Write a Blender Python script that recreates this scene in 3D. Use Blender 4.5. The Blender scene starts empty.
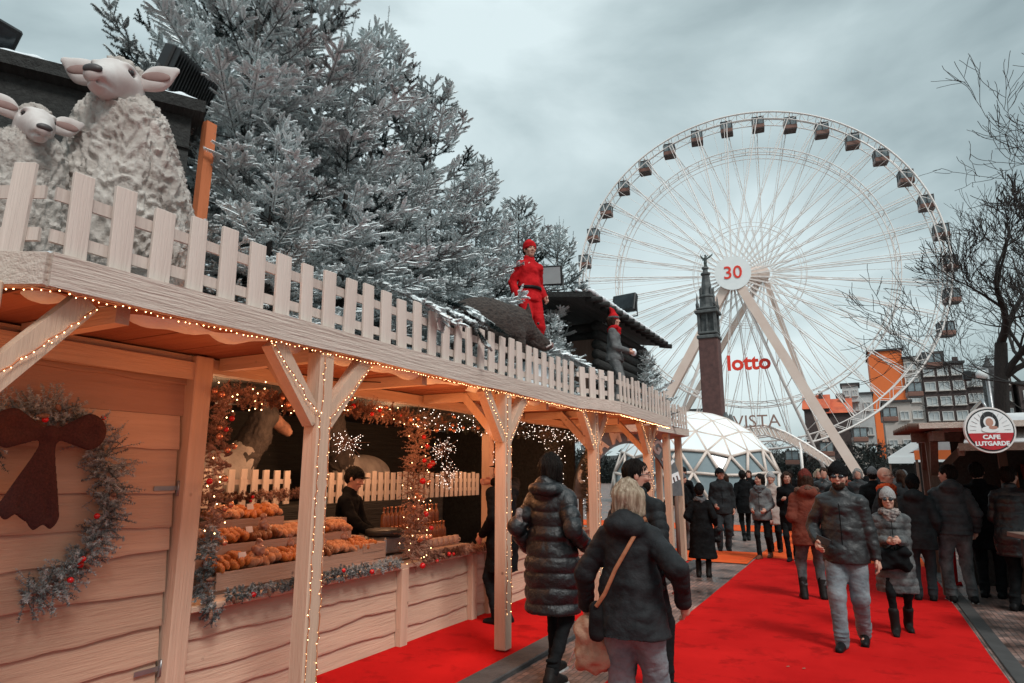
import bpy, math, random
import numpy as np
from mathutils import noise as mnoise, Vector
from math import sin, cos, pi, radians, atan, sqrt
sc = bpy.context.scene
COL = sc.collection
# ------------------------------------------------------------------ camera
TH = atan((473 - 341.5) / 650.0); YAW = atan((860 - 512) / (650.0 / cos(TH)))
cam = bpy.data.cameras.new('camera'); camo = bpy.data.objects.new('camera', cam); COL.objects.link(camo)
cam.sensor_width = 36; cam.lens = 36 * 650.0 / 1024; cam.clip_end = 3000; cam.clip_start = 0.05
camo.location = (0, 0, 1.65); camo.rotation_euler = (pi / 2 + TH, 0, YAW)
sc.camera = camo
# ------------------------------------------------------------------ world
w = bpy.data.worlds.new('World'); sc.world = w; w.use_nodes = True
nt = w.node_tree; nt.nodes.clear()
def nd(nt, t, **k):
    n = nt.nodes.new(t)
    for a, b in k.items():
        if a.startswith('i_'): n.inputs[a[2:].replace('_', ' ')].default_value = b
        else: setattr(n, a, b)
    return n
SUN_EL, SUN_AZ = radians(50), radians(125)
out = nd(nt, 'ShaderNodeOutputWorld'); bg = nd(nt, 'ShaderNodeBackground'); bg2 = nd(nt, 'ShaderNodeBackground'); add = nd(nt, 'ShaderNodeAddShader')
sky = nd(nt, 'ShaderNodeTexSky'); sky.sky_type = 'NISHITA'; sky.sun_disc = False; sky.sun_elevation = SUN_EL; sky.sun_rotation = SUN_AZ
sky.air_density = 1.5; sky.dust_density = 4
nt.links.new(sky.outputs[0], bg.inputs[0]); bg.inputs[1].default_value = 0.012
tc = nd(nt, 'ShaderNodeTexCoord'); mp = nd(nt, 'ShaderNodeMapping'); mp.inputs['Scale'].default_value = (1.0, 1.0, 2.6)
mp.inputs['Location'].default_value = (1.7, 3.3, 0.55)
n1 = nd(nt, 'ShaderNodeTexNoise', i_Scale=1.7, i_Detail=7.0, i_Roughness=0.5, i_Distortion=0.35)
rp = nd(nt, 'ShaderNodeValToRGB'); e = rp.color_ramp.elements
e[0].position = 0.34; e[0].color = (0.23, 0.30, 0.315, 1); e[1].position = 0.66; e[1].color = (0.66, 0.77, 0.785, 1)
m_ = e.new(0.5); m_.color = (0.42, 0.515, 0.53, 1)
sx = nd(nt, 'ShaderNodeSeparateXYZ'); mr = nd(nt, 'ShaderNodeMapRange'); mr.inputs[1].default_value = 0.62; mr.inputs[2].default_value = 0.95; mr.inputs[3].default_value = 1.0; mr.inputs[4].default_value = 1.9
L = nt.links.new
dt = nd(nt, 'ShaderNodeVectorMath', operation='DOT_PRODUCT'); dt.inputs[1].default_value = (-0.447, 0.831, 0.331)
mq = nd(nt, 'ShaderNodeMapRange', interpolation_type='SMOOTHSTEP'); mq.inputs[1].default_value = 0.72; mq.inputs[2].default_value = 1.0; mq.inputs[3].default_value = -0.06; mq.inputs[4].default_value = 0.11
ad = nd(nt, 'ShaderNodeMath', operation='ADD')
L(tc.outputs['Generated'], dt.inputs[0]); L(dt.outputs['Value'], mq.inputs[0]); L(mq.outputs[0], ad.inputs[1])
L(tc.outputs['Generated'], mp.inputs[0]); L(mp.outputs[0], n1.inputs['Vector']); L(n1.outputs[0], ad.inputs[0]); L(ad.outputs[0], rp.inputs[0]); L(rp.outputs[0], bg2.inputs[0])
L(tc.outputs['Generated'], sx.inputs[0]); L(sx.outputs[2], mr.inputs[0]); L(mr.outputs[0], bg2.inputs[1])
L(bg.outputs[0], add.inputs[0]); L(bg2.outputs[0], add.inputs[1]); L(add.outputs[0], out.inputs[0])
# ------------------------------------------------------------------ sun
sl = bpy.data.lights.new('sun', 'SUN'); sl.energy = 2.1; sl.angle = radians(16); sl.color = (1, 0.975, 0.94)
so = bpy.data.objects.new('sun', sl); COL.objects.link(so)
sd = Vector((sin(SUN_AZ) * cos(SUN_EL), cos(SUN_AZ) * cos(SUN_EL), sin(SUN_EL)))
so.rotation_euler = sd.to_track_quat('Z', 'Y').to_euler()
sc.view_settings.view_transform = 'Standard'; sc.view_settings.look = 'None'; sc.view_settings.exposure = 0.12; sc.view_settings.gamma = 1
sc.render.engine = 'CYCLES'
# ------------------------------------------------------------------ picture -> place helper (used only to measure sizes)
Fw = np.array([-sin(YAW) * cos(TH), cos(YAW) * cos(TH), sin(TH)]); Rt = np.array([cos(YAW), sin(YAW), 0]); Up = np.array([sin(YAW) * sin(TH), -cos(YAW) * sin(TH), cos(TH)])
CP = np.array([0, 0, 1.65])
def ray(x, y): return Fw * 650 + Rt * (x - 512) - Up * (y - 341.5)
def gnd(x, y, z=0.0):
    d = ray(x, y); return CP + d * ((z - 1.65) / d[2])
def atX(x, y, X):
    d = ray(x, y); return CP + d * (X / d[0])
def atY(x, y, Y):
    d = ray(x, y); return CP + d * (Y / d[1])
# ------------------------------------------------------------------ mesh builder
class MB:
    def __init__(s): s.v = []; s.f = []; s.n = 0; s.m = []; s.mi = 0; s.sm = []
    def add(s, vs, fs, smooth=False):
        b = s.n
        s.v.extend([tuple(map(float, p)) for p in vs]); s.n += len(vs)
        for f in fs: s.f.append(tuple(i + b for i in f)); s.m.append(s.mi); s.sm.append(smooth)
    def box(s, c, d, rz=0.0, bev=0.0):
        cx, cy, cz = c; hx, hy, hz = d[0] / 2, d[1] / 2, d[2] / 2
        if bev <= 0:
            P = [(a * hx, b * hy, e * hz) for e in (-1, 1) for b in (-1, 1) for a in (-1, 1)]
            Fc = [(0, 2, 3, 1), (4, 5, 7, 6), (0, 1, 5, 4), (2, 6, 7, 3), (0, 4, 6, 2), (1, 3, 7, 5)]
        else:
            P = []; Fc = []
            v = bev
            ring = [(-hx + v, -hy), (hx - v, -hy), (hx, -hy + v), (hx, hy - v), (hx - v, hy), (-hx + v, hy), (-hx, hy - v), (-hx, -hy + v)]
            for z, k in ((-hz, 1), (-hz + v, 0), (hz - v, 0), (hz, 1)):
                for (a, b) in ring:
                    if k: P.append((a - np.sign(a) * v * (abs(a) > hx - v * .5), b - np.sign(b) * v * (abs(b) > hy - v * .5), z))
                    else: P.append((a, b, z))
            for l in range(3):
                for i in range(8): Fc.append((l * 8 + i, l * 8 + (i + 1) % 8, l * 8 + 8 + (i + 1) % 8, l * 8 + 8 + i))
            Fc.append(tuple(range(7, -1, -1))); Fc.append(tuple(range(24, 32)))
        ca, sa = cos(rz), sin(rz)
        s.add([(cx + x * ca - y * sa, cy + x * sa + y * ca, cz + z) for x, y, z in P], Fc)
    def beam(s, a, b, wd, hg, up=(0, 0, 1), jit=0.0, seg=1):
        a = np.array(a, float); b = np.array(b, float); t = b - a; t /= np.linalg.norm(t)
        up = np.array(up, float)
        if abs(t @ up) > .97: up = np.array([1., 0, 0])
        x = np.cross(t, up); x /= np.linalg.norm(x); y = np.cross(x, t)
        P = []
        for i in range(seg + 1):
            c = a + (b - a) * i / seg
            for (p, q) in ((-1, -1), (1, -1), (1, 1), (-1, 1)):
                j = (random.uniform(-jit, jit), random.uniform(-jit, jit)) if jit else (0, 0)
                P.append(c + x * (p * wd / 2 + j[0]) + y * (q * hg / 2 + j[1]))
        Fc = []
        for i in range(seg):
            for k in range(4): Fc.append((i * 4 + k, i * 4 + (k + 1) % 4, i * 4 + 4 + (k + 1) % 4, i * 4 + 4 + k))
        Fc.append((3, 2, 1, 0)); e_ = seg * 4; Fc.append((e_, e_ + 1, e_ + 2, e_ + 3))
        s.add(P, Fc)
    def tube(s, pts, r, n=8, caps=True):
        pts = [np.array(p, float) for p in pts]; m = len(pts)
        rs = r if hasattr(r, '__len__') else [r] * m
        P = []; prev = None
        for i, p in enumerate(pts):
            t = pts[min(i + 1, m - 1)] - pts[max(i - 1, 0)]; t /= (np.linalg.norm(t) + 1e-9)
            if prev is None:
                ref = np.array([0, 0, 1.]) if abs(t[2]) < .9 else np.array([1., 0, 0])
                x = np.cross(t, ref)
            else: x = prev - t * (prev @ t)
            x /= (np.linalg.norm(x) + 1e-9); prev = x; y = np.cross(t, x)
            for k in range(n):
                an = 2 * pi * k / n; P.append(p + rs[i] * (x * cos(an) + y * sin(an)))
        Fc = []
        for i in range(m - 1):
            for k in range(n): Fc.append((i * n + k, i * n + (k + 1) % n, (i + 1) * n + (k + 1) % n, (i + 1) * n + k))
        if caps: Fc.append(tuple(range(n - 1, -1, -1))); Fc.append(tuple(range((m - 1) * n, m * n)))
        s.add(P, Fc, True)
    def lathe(s, prof, c=(0, 0, 0), n=16, smooth=True):
        P = []; m = len(prof)
        for (r, z) in prof:
            for k in range(n): P.append((c[0] + r * cos(2 * pi * k / n), c[1] + r * sin(2 * pi * k / n), c[2] + z))
        Fc = [(i * n + k, i * n + (k + 1) % n, (i + 1) * n + (k + 1) % n, (i + 1) * n + k) for i in range(m - 1) for k in range(n)]
        Fc.append(tuple(range(n - 1, -1, -1))); Fc.append(tuple(range((m - 1) * n, m * n)))
        s.add(P, Fc, smooth)
    def ball(s, c, r, n=8, m=5, sc_=(1, 1, 1)):
        pr = [(sin(pi * (i + .5) / m), -cos(pi * (i + .5) / m)) for i in range(m)]
        P = [(c[0] + r * sc_[0] * a * cos(2 * pi * k / n), c[1] + r * sc_[1] * a * sin(2 * pi * k / n), c[2] + r * sc_[2] * b) for a, b in pr for k in range(n)]
        Fc = [(i * n + k, i * n + (k + 1) % n, (i + 1) * n + (k + 1) % n, (i + 1) * n + k) for i in range(m - 1) for k in range(n)]
        Fc.append(tuple(range(n - 1, -1, -1))); Fc.append(tuple(range((m - 1) * n, m * n)))
        s.add(P, Fc, True)
    def prism(s, poly, z0, z1):
        n = len(poly); P = [(x, y, z0) for x, y in poly] + [(x, y, z1) for x, y in poly]
        s.add(P, [tuple(range(n - 1, -1, -1)), tuple(range(n, 2 * n))] + [(i, (i + 1) % n, n + (i + 1) % n, n + i) for i in range(n)])
    def build(s, name, mats, parent=None, loc=None):
        me = bpy.data.meshes.new(name); me.from_pydata(s.v, [], s.f)
        mats = mats if isinstance(mats, (list, tuple)) else [mats]
        for m in mats: me.materials.append(m)
        me.polygons.foreach_set('material_index', s.m); me.polygons.foreach_set('use_smooth', s.sm); me.update()
        return link(name, me, parent, loc)
def link(name, me, parent=None, loc=None):
    o = bpy.data.objects.new(name, me); COL.objects.link(o)
    if parent: o.parent = parent
    if loc is not None: o.location = loc
    return o
def empty(name, loc=(0, 0, 0), rz=0.0, **k):
    o = bpy.data.objects.new(name, None); COL.objects.link(o); o.location = tuple(map(float, loc)); o.rotation_euler = (0, 0, rz)
    o.empty_display_size = .1
    return tag(o, **k)
def tag(o, label=None, cat=None, group=None, kind=None):
    if label: o['label'] = label
    if cat: o['category'] = cat
    if group: o['group'] = group
    if kind: o['kind'] = kind
    return o
def copy_tree(o, parent=None, **k):
    c = o.copy(); COL.objects.link(c); c.parent = parent
    for ch in list(o.children): copy_tree(ch, c)
    return tag(c, **k)
def np_mesh(name, V, Fq, mats, parent=None, smooth=True, attr=None, loc=None):
    """V (n,3), Fq (m,3|4) -> object, fast"""
    me = bpy.data.meshes.new(name); k = Fq.shape[1]
    me.vertices.add(len(V)); me.vertices.foreach_set('co', V.astype(np.float32).ravel())
    me.loops.add(Fq.size); me.loops.foreach_set('vertex_index', Fq.astype(np.int32).ravel())
    me.polygons.add(len(Fq)); me.polygons.foreach_set('loop_start', np.arange(0, Fq.size, k, dtype=np.int32))
    me.polygons.foreach_set('use_smooth', np.full(len(Fq), smooth))
    if attr is not None:
        for an, av in attr.items():
            a = me.attributes.new(an, 'FLOAT', 'POINT'); a.data.foreach_set('value', av.astype(np.float32))
    for m in (mats if isinstance(mats, (list, tuple)) else [mats]): me.materials.append(m)
    me.update(calc_edges=True); me.validate()
    return link(name, me, parent, loc)
# ------------------------------------------------------------------ materials
def mat(name, col, rough=.7, metal=0.0, n=None, c2=None, amt=.5, nscale=8.0, stretch=(1, 1, 1), bump=0.0, bscale=40.0, emit=0.0, spec=.5, detail=5, sheen=0.0, coat=0.0, dirt=None, lo=.35, hi=.65, alpha=None, trans=0.0):
    m = bpy.data.materials.new(name); m.use_nodes = True; t = m.node_tree; b = t.nodes['Principled BSDF']
    b.inputs['Roughness'].default_value = rough; b.inputs['Metallic'].default_value = metal; b.inputs['Specular IOR Level'].default_value = spec
    b.inputs['Base Color'].default_value = (*col, 1)
    if sheen: b.inputs['Sheen Weight'].default_value = sheen
    if coat: b.inputs['Coat Weight'].default_value = coat
    if trans: b.inputs['Transmission Weight'].default_value = trans
    if alpha is not None: b.inputs['Alpha'].default_value = alpha
    if emit: b.inputs['Emission Color'].default_value = (*col, 1); b.inputs['Emission Strength'].default_value = emit
    if c2 is None and not emit: c2 = tuple(v * .72 for v in col)
    tcn = nd(t, 'ShaderNodeTexCoord'); mpn = nd(t, 'ShaderNodeMapping'); mpn.inputs['Scale'].default_value = stretch
    t.links.new(tcn.outputs['Object'], mpn.inputs[0])
    if c2 is not None and not emit:
        no = nd(t, 'ShaderNodeTexNoise', i_Scale=nscale, i_Detail=float(detail), i_Roughness=.6); r = nd(t, 'ShaderNodeMapRange')
        r.inputs[1].default_value = lo; r.inputs[2].default_value = hi
        mx = nd(t, 'ShaderNodeMix', data_type='RGBA'); mx.inputs[6].default_value = (*col, 1); mx.inputs[7].default_value = (*c2, 1)
        t.links.new(mpn.outputs[0], no.inputs['Vector']); t.links.new(no.outputs[0], r.inputs[0]); t.links.new(r.outputs[0], mx.inputs[0])
        last = mx.outputs[2]
        if dirt:
            n3 = nd(t, 'ShaderNodeTexNoise', i_Scale=dirt[1], i_Detail=6.0, i_Roughness=.7); r3 = nd(t, 'ShaderNodeMapRange'); r3.inputs[1].default_value = dirt[2]; r3.inputs[2].default_value = dirt[2] + .12
            m3 = nd(t, 'ShaderNodeMix', data_type='RGBA'); m3.inputs[7].default_value = (*dirt[0], 1)
            t.links.new(tcn.outputs['Object'], n3.inputs['Vector']); t.links.new(n3.outputs[0], r3.inputs[0]); t.links.new(r3.outputs[0], m3.inputs[0]); t.links.new(last, m3.inputs[6]); last = m3.outputs[2]
        t.links.new(last, b.inputs['Base Color'])
        rr = nd(t, 'ShaderNodeMapRange'); rr.inputs[3].default_value = max(0, rough - .08); rr.inputs[4].default_value = min(1, rough + .1)
        t.links.new(no.outputs[0], rr.inputs[0]); t.links.new(rr.outputs[0], b.inputs['Roughness'])
    if bump:
        nb = nd(t, 'ShaderNodeTexNoise', i_Scale=bscale, i_Detail=6.0, i_Roughness=.65); bp = nd(t, 'ShaderNodeBump'); bp.inputs['Strength'].default_value = bump; bp.inputs['Distance'].default_value = .02
        t.links.new(mpn.outputs[0], nb.inputs['Vector']); t.links.new(nb.outputs[0], bp.inputs['Height']); t.links.new(bp.outputs[0], b.inputs['Normal'])
    return m
def wood(name, col, axis, c2=None, dirt=(.22, .15, .12), knots=True, bump=.5, rough=.75):
    """painted rough-sawn boards: grain stretched along one axis, knots, scuffs"""
    st = {'x': (1.2, 22, 22), 'y': (22, 1.2, 22), 'z': (22, 22, 1.2)}[axis]
    m = mat(name, col, rough=rough, c2=c2 or tuple(v * .80 for v in col), nscale=1.1, stretch=st, bump=bump, bscale=2.6, lo=.25, hi=.8, dirt=(dirt, 5.5, .67) if knots else None, spec=.2)
    t = m.node_tree; b = t.nodes['Principled BSDF']; src = b.inputs['Base Color'].links[0].from_socket
    ge = nd(t, 'ShaderNodeNewGeometry'); r = nd(t, 'ShaderNodeMapRange'); r.inputs[3].default_value = .84; r.inputs[4].default_value = 1.10; t.links.new(ge.outputs['Random Per Island'], r.inputs[0])
    mx = nd(t, 'ShaderNodeMix', data_type='RGBA', blend_type='MULTIPLY'); mx.inputs[0].default_value = 1; t.links.new(src, mx.inputs[6]); t.links.new(r.outputs[0], mx.inputs[7])
    tcn = nd(t, 'ShaderNodeTexCoord'); vo = nd(t, 'ShaderNodeTexVoronoi', i_Scale=6.5); t.links.new(tcn.outputs['Object'], vo.inputs['Vector'])
    k1 = nd(t, 'ShaderNodeMapRange'); k1.inputs[1].default_value = .05; k1.inputs[2].default_value = .13; k1.inputs[3].default_value = 1; k1.inputs[4].default_value = 0; t.links.new(vo.outputs['Distance'], k1.inputs[0])
    sp = nd(t, 'ShaderNodeSeparateColor'); t.links.new(vo.outputs['Color'], sp.inputs[0]); k2 = nd(t, 'ShaderNodeMath', operation='GREATER_THAN'); k2.inputs[1].default_value = .72; t.links.new(sp.outputs[0], k2.inputs[0])
    k3 = nd(t, 'ShaderNodeMath', operation='MULTIPLY'); t.links.new(k1.outputs[0], k3.inputs[0]); t.links.new(k2.outputs[0], k3.inputs[1])
    m2 = nd(t, 'ShaderNodeMix', data_type='RGBA'); m2.inputs[7].default_value = (*[v * .42 for v in col], 1); t.links.new(k3.outputs[0], m2.inputs[0]); t.links.new(mx.outputs[2], m2.inputs[6]); t.links.new(m2.outputs[2], b.inputs['Base Color'])
    return m
PAINT = (.63, .45, .33)
M = dict(
    woody=wood('painted_wood_along_street', PAINT, 'y'), woodz=wood('painted_wood_upright', PAINT, 'z'), woodx=wood('painted_wood_across', PAINT, 'x'),
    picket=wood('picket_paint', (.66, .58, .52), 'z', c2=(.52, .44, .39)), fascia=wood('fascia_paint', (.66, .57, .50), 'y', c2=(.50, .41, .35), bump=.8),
    soffit=wood('soffit_boards', (.34, .15, .09), 'x', c2=(.26, .10, .06)), wallt=wood('shaded_upper_wall_boards', (.42, .25, .18), 'y'), wallw=wood('shaded_wall_boards', (.57, .38, .27), 'y'),  # wall and soffit paint darkened to carry shade and lamp glow under the canopy
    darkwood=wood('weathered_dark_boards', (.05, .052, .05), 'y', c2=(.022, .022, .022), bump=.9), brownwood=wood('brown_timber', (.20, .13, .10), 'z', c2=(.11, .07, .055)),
    brownwoodx=wood('brown_timber_across', (.20, .13, .10), 'y', c2=(.11, .07, .055)),
    orangewood=wood('orange_painted_post', (.62, .20, .09), 'z', c2=(.5, .15, .06)),
    snow=mat('snow', (.78, .83, .86), rough=.8, c2=(.66, .72, .76), bump=.6, bscale=14),
    bark=mat('bark', (.045, .036, .032), rough=.95, c2=(.02, .018, .017), nscale=12, stretch=(6, 6, 1), bump=.9, bscale=16),
    black=mat('black_plastic', (.02, .022, .024), rough=.45, c2=(.012, .013, .014)), metal=mat('grey_metal', (.35, .36, .37), rough=.4, metal=.8),
    white=mat('white_paint', (.80, .78, .76), rough=.45, c2=(.68, .66, .64), nscale=3, dirt=((.45, .38, .33), 4, .66)),
    glass=mat('dark_glass', (.035, .045, .05), rough=.08, c2=(.02, .025, .03)),
    bulb=mat('warm_bulb', (1.0, .58, .26), emit=11.0), coolbulb=mat('cool_white_bulb', (1.0, .90, .80), emit=3.5),
)
def crownmat(name, dark, lite, rough=.8):
    """needles, with the mesh's own 'snow' amount choosing between needle and frost"""
    m = bpy.data.materials.new(name); m.use_nodes = True; t = m.node_tree; b = t.nodes['Principled BSDF']; b.inputs['Roughness'].default_value = rough; b.inputs['Specular IOR Level'].default_value = .25
    a = nd(t, 'ShaderNodeAttribute', attribute_name='snow'); mx = nd(t, 'ShaderNodeMix', data_type='RGBA'); mx.inputs[6].default_value = (*dark, 1); mx.inputs[7].default_value = (*lite, 1)
    t.links.new(a.outputs['Fac'], mx.inputs[0]); t.links.new(mx.outputs[2], b.inputs['Base Color'])
    return m
M['fir'] = crownmat('frosted_fir_needles', (.010, .020, .020), (.90, .96, .97))
M['garland'] = crownmat('garland_needles', (.035, .055, .05), (.62, .50, .42))
M['wreathm'] = crownmat('wreath_needles', (.02, .035, .035), (.42, .46, .46))
# ------------------------------------------------------------------ signed-distance modelling: one continuous skin out of many soft limbs
class SDF:
    def __init__(s): s.p = []; s.cuts = []
    def cap(s, a, b, ra, rb=None, k=.03, sc_=(1, 1, 1), sub=False):
        s.p.append(('c', np.array(a, float), np.array(b, float), ra, ra if rb is None else rb, np.array(sc_, float), k, sub)); return s
    def ell(s, c, r, k=.03, rot=None, sub=False):
        s.p.append(('e', np.array(c, float), np.array(r, float), rot, k, sub)); return s
    def cutz(s, z, above=False): s.cuts.append((z, above)); return s
    def chain(s, pts, rs, k=.03, **kw):
        for i in range(len(pts) - 1): s.cap(pts[i], pts[i + 1], rs[i], rs[i + 1], k, **kw)
        return s
    def mesh(s, h):
        lo = np.full(3, 1e9); hi = -lo
        B = []
        for q in s.p:
            if q[0] == 'c':
                r = max(q[3], q[4]) * q[5]; l = np.minimum(q[1], q[2]) - r; u = np.maximum(q[1], q[2]) + r; sub = q[7]
            else:
                r = q[2] if q[3] is None else np.full(3, q[2].max()); l = q[1] - r; u = q[1] + r; sub = q[5]
            B.append((l, u))
            if not sub: lo = np.minimum(lo, l); hi = np.maximum(hi, u)
        lo = lo - 3 * h; hi = hi + 3 * h; n = np.ceil((hi - lo) / h).astype(int) + 1
        Fd = np.full(n, .3, np.float32)
        ax = [lo[i] + h * np.arange(n[i]) for i in range(3)]
        for q, (l, u) in zip(s.p, B):
            k = q[6] if q[0] == 'c' else q[4]; mg = k + 3 * h
            i0 = np.maximum(np.floor((l - mg - lo) / h).astype(int), 0); i1 = np.minimum(np.ceil((u + mg - lo) / h).astype(int) + 1, n)
            if (i1 <= i0).any(): continue
            X = ax[0][i0[0]:i1[0]][:, None, None]; Y = ax[1][i0[1]:i1[1]][None, :, None]; Z = ax[2][i0[2]:i1[2]][None, None, :]
            if q[0] == 'c':
                _, a, b, ra, rb, S, k, sub = q
                a_ = a / S; d = b / S - a_; L2 = max(d @ d, 1e-9); px = X / S[0] - a_[0]; py = Y / S[1] - a_[1]; pz = Z / S[2] - a_[2]
                t = np.clip((px * d[0] + py * d[1] + pz * d[2]) / L2, 0, 1)
                D = (np.sqrt((px - t * d[0]) ** 2 + (py - t * d[1]) ** 2 + (pz - t * d[2]) ** 2) - (ra + (rb - ra) * t)) * S.min()
            else:
                _, c, r, rot, k, sub = q
                px, py, pz = X - c[0], Y - c[1], Z - c[2]
                if rot is not None:
                    px, py, pz = [rot[0][i] * px + rot[1][i] * py + rot[2][i] * pz for i in range(3)]
                k0 = np.sqrt((px / r[0]) ** 2 + (py / r[1]) ** 2 + (pz / r[2]) ** 2); k1 = np.sqrt((px / r[0] ** 2) ** 2 + (py / r[1] ** 2) ** 2 + (pz / r[2] ** 2) ** 2) + 1e-6
                D = np.where(k0 < .3, k0 * r.min() - r.min(), k0 * (k0 - 1) / k1)
            G = Fd[i0[0]:i1[0], i0[1]:i1[1], i0[2]:i1[2]]
            if sub: D = -D; hh = np.maximum(k - np.abs(G - D), 0) / k; G[...] = np.maximum(G, D) + hh * hh * k * .25
            else: hh = np.maximum(k - np.abs(G - D), 0) / k; G[...] = np.minimum(G, D) - hh * hh * k * .25
        for z, ab in s.cuts:
            D = (ax[2] - z) if ab else (z - ax[2]); Fd = np.maximum(Fd, D[None, None, :].astype(np.float32))
        return surfnet(Fd, lo, h)
def surfnet(Fd, lo, h):
    I = Fd < 0
    n = np.array(Fd.shape); c = n - 1
    cnt = np.zeros(c, np.int8)
    for dx in (0, 1):
        for dy in (0, 1):
            for dz in (0, 1): cnt += I[dx:dx + c[0], dy:dy + c[1], dz:dz + c[2]]
    act = np.argwhere((cnt > 0) & (cnt < 8)); idx = np.full(c, -1, np.int64); idx[act[:, 0], act[:, 1], act[:, 2]] = np.arange(len(act))
    P = np.zeros((len(act), 3)); Wt = np.zeros(len(act))
    corners = [(a, b, d) for a in (0, 1) for b in (0, 1) for d in (0, 1)]
    for ca in corners:
        for axx in range(3):
            if ca[axx]: continue
            cb = list(ca); cb[axx] = 1
            fa = Fd[act[:, 0] + ca[0], act[:, 1] + ca[1], act[:, 2] + ca[2]]; fb = Fd[act[:, 0] + cb[0], act[:, 1] + cb[1], act[:, 2] + cb[2]]
            cr = (fa < 0) != (fb < 0); t = np.where(cr, fa / np.where(cr, fa - fb, 1), 0)
            q = np.tile(np.array(ca, float), (len(act), 1)); q[:, axx] += t
            P[cr] += q[cr]; Wt[cr] += 1
    V = lo + h * (act + P / Wt[:, None]); FQ = []
    for axx in range(3):
        b, d = [(1, 2), (2, 0), (0, 1)][axx]
        s0 = [slice(None)] * 3; s1 = [slice(None)] * 3; s0[axx] = slice(0, -1); s1[axx] = slice(1, None)
        A = I[tuple(s0)]; Bq = I[tuple(s1)]; E = np.argwhere(A != Bq)
        E = E[(E[:, b] > 0) & (E[:, d] > 0) & (E[:, b] < c[b]) & (E[:, d] < c[d])]
        ins = A[E[:, 0], E[:, 1], E[:, 2]]
        eb = np.eye(3, dtype=int)[b]; ed = np.eye(3, dtype=int)[d]
        g = lambda Q: idx[Q[:, 0], Q[:, 1], Q[:, 2]]
        q = np.stack([g(E - eb - ed), g(E - ed), g(E), g(E - eb)], 1)
        q[~ins] = q[~ins][:, ::-1]; FQ.append(q)
    return V, np.concatenate(FQ)
def vnormals(V, Fq):
    N = np.zeros_like(V); a = V[Fq[:, 2]] - V[Fq[:, 0]]; b = V[Fq[:, 3]] - V[Fq[:, 1]]; n = np.cross(a, b)
    for i in range(4): np.add.at(N, Fq[:, i], n)
    return N / (np.linalg.norm(N, axis=1, keepdims=True) + 1e-12)
def vnoise(V, s, seed=0.0):
    return np.array([mnoise.noise(Vector((p[0] * s + seed, p[1] * s + seed * 1.7, p[2] * s - seed))) for p in V])
random.seed(7); rng = np.random.default_rng(5)
# ================================================================== GROUND
def brickmat():
    m = bpy.data.materials.new('brick_paving'); m.use_nodes = True; t = m.node_tree; b = t.nodes['Principled BSDF']; b.inputs['Roughness'].default_value = .55
    tcn = nd(t, 'ShaderNodeTexCoord'); mpn = nd(t, 'ShaderNodeMapping'); mpn.inputs['Rotation'].default_value = (0, 0, radians(90))
    br = nd(t, 'ShaderNodeTexBrick'); br.inputs['Scale'].default_value = 4.6; br.inputs['Color1'].default_value = (.23, .135, .11, 1); br.inputs['Color2'].default_value = (.11, .085, .078, 1); br.inputs['Mortar'].default_value = (.045, .042, .04, 1)
    br.inputs['Mortar Size'].default_value = .018; br.inputs['Bias'].default_value = -.1
    no = nd(t, 'ShaderNodeTexNoise', i_Scale=1.3, i_Detail=7.0, i_Roughness=.65); r = nd(t, 'ShaderNodeMapRange'); r.inputs[1].default_value = .38; r.inputs[2].default_value = .66; r.inputs[3].default_value = .30; r.inputs[4].default_value = 1.9
    mx = nd(t, 'ShaderNodeMix', data_type='RGBA', blend_type='MULTIPLY'); mx.inputs[0].default_value = 1
    for a, c in ((tcn.outputs['Object'], mpn.inputs[0]), (mpn.outputs[0], br.inputs['Vector']), (tcn.outputs['Object'], no.inputs['Vector']), (no.outputs[0], r.inputs[0]), (br.outputs[0], mx.inputs[6]), (r.outputs[0], mx.inputs[7]), (mx.outputs[2], b.inputs['Base Color'])): t.links.new(a, c)
    rr = nd(t, 'ShaderNodeMapRange'); rr.inputs[1].default_value = .35; rr.inputs[2].default_value = .65; rr.inputs[3].default_value = .25; rr.inputs[4].default_value = .75
    t.links.new(no.outputs[0], rr.inputs[0]); t.links.new(rr.outputs[0], b.inputs['Roughness'])
    bp = nd(t, 'ShaderNodeBump'); bp.inputs['Strength'].default_value = .6; bp.inputs['Distance'].default_value = .012; bp.invert = True
    t.links.new(br.outputs[1], bp.inputs['Height']); t.links.new(bp.outputs[0], b.inputs['Normal'])
    return m
g = MB(); g.add([(-900, -900, 0), (900, -900, 0), (900, 900, 0), (-900, 900, 0)], [(0, 1, 2, 3)]); tag(g.build('ground', brickmat()), kind='structure')
def carpetmat(name, c, c2):
    m = mat(name, c, rough=.95, c2=c2, nscale=1.1, bump=.35, bscale=260, spec=.04, lo=.3, hi=.7, dirt=(tuple(v * .6 for v in c), 2.6, .53))
    return m
RED = carpetmat('red_carpet_pile', (.56, .013, .012), (.42, .008, .008)); ORG = carpetmat('orange_carpet_pile', (.74, .12, .03), (.60, .06, .018))
def sheet(name, x0, x1, y0, y1, z, m, n=40, wob=0.012, holes=False):
    V = []; 
    for j in range(n + 1):
        y = y0 + (y1 - y0) * j / n
        for i in range(7):
            x = x0 + (x1 - x0) * i / 6 + (wob * mnoise.noise(Vector((y * .8, i, z * 50))) if i in (0, 6) else 0)
            V.append((x, y, z + .006 * mnoise.noise(Vector((x * 1.7, y * 1.1, 3)))))
    F = [(j * 7 + i, j * 7 + i + 1, j * 7 + i + 8, j * 7 + i + 7) for j in range(n) for i in range(6)]
    return np_mesh(name, np.array(V), np.array(F), m)
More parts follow.
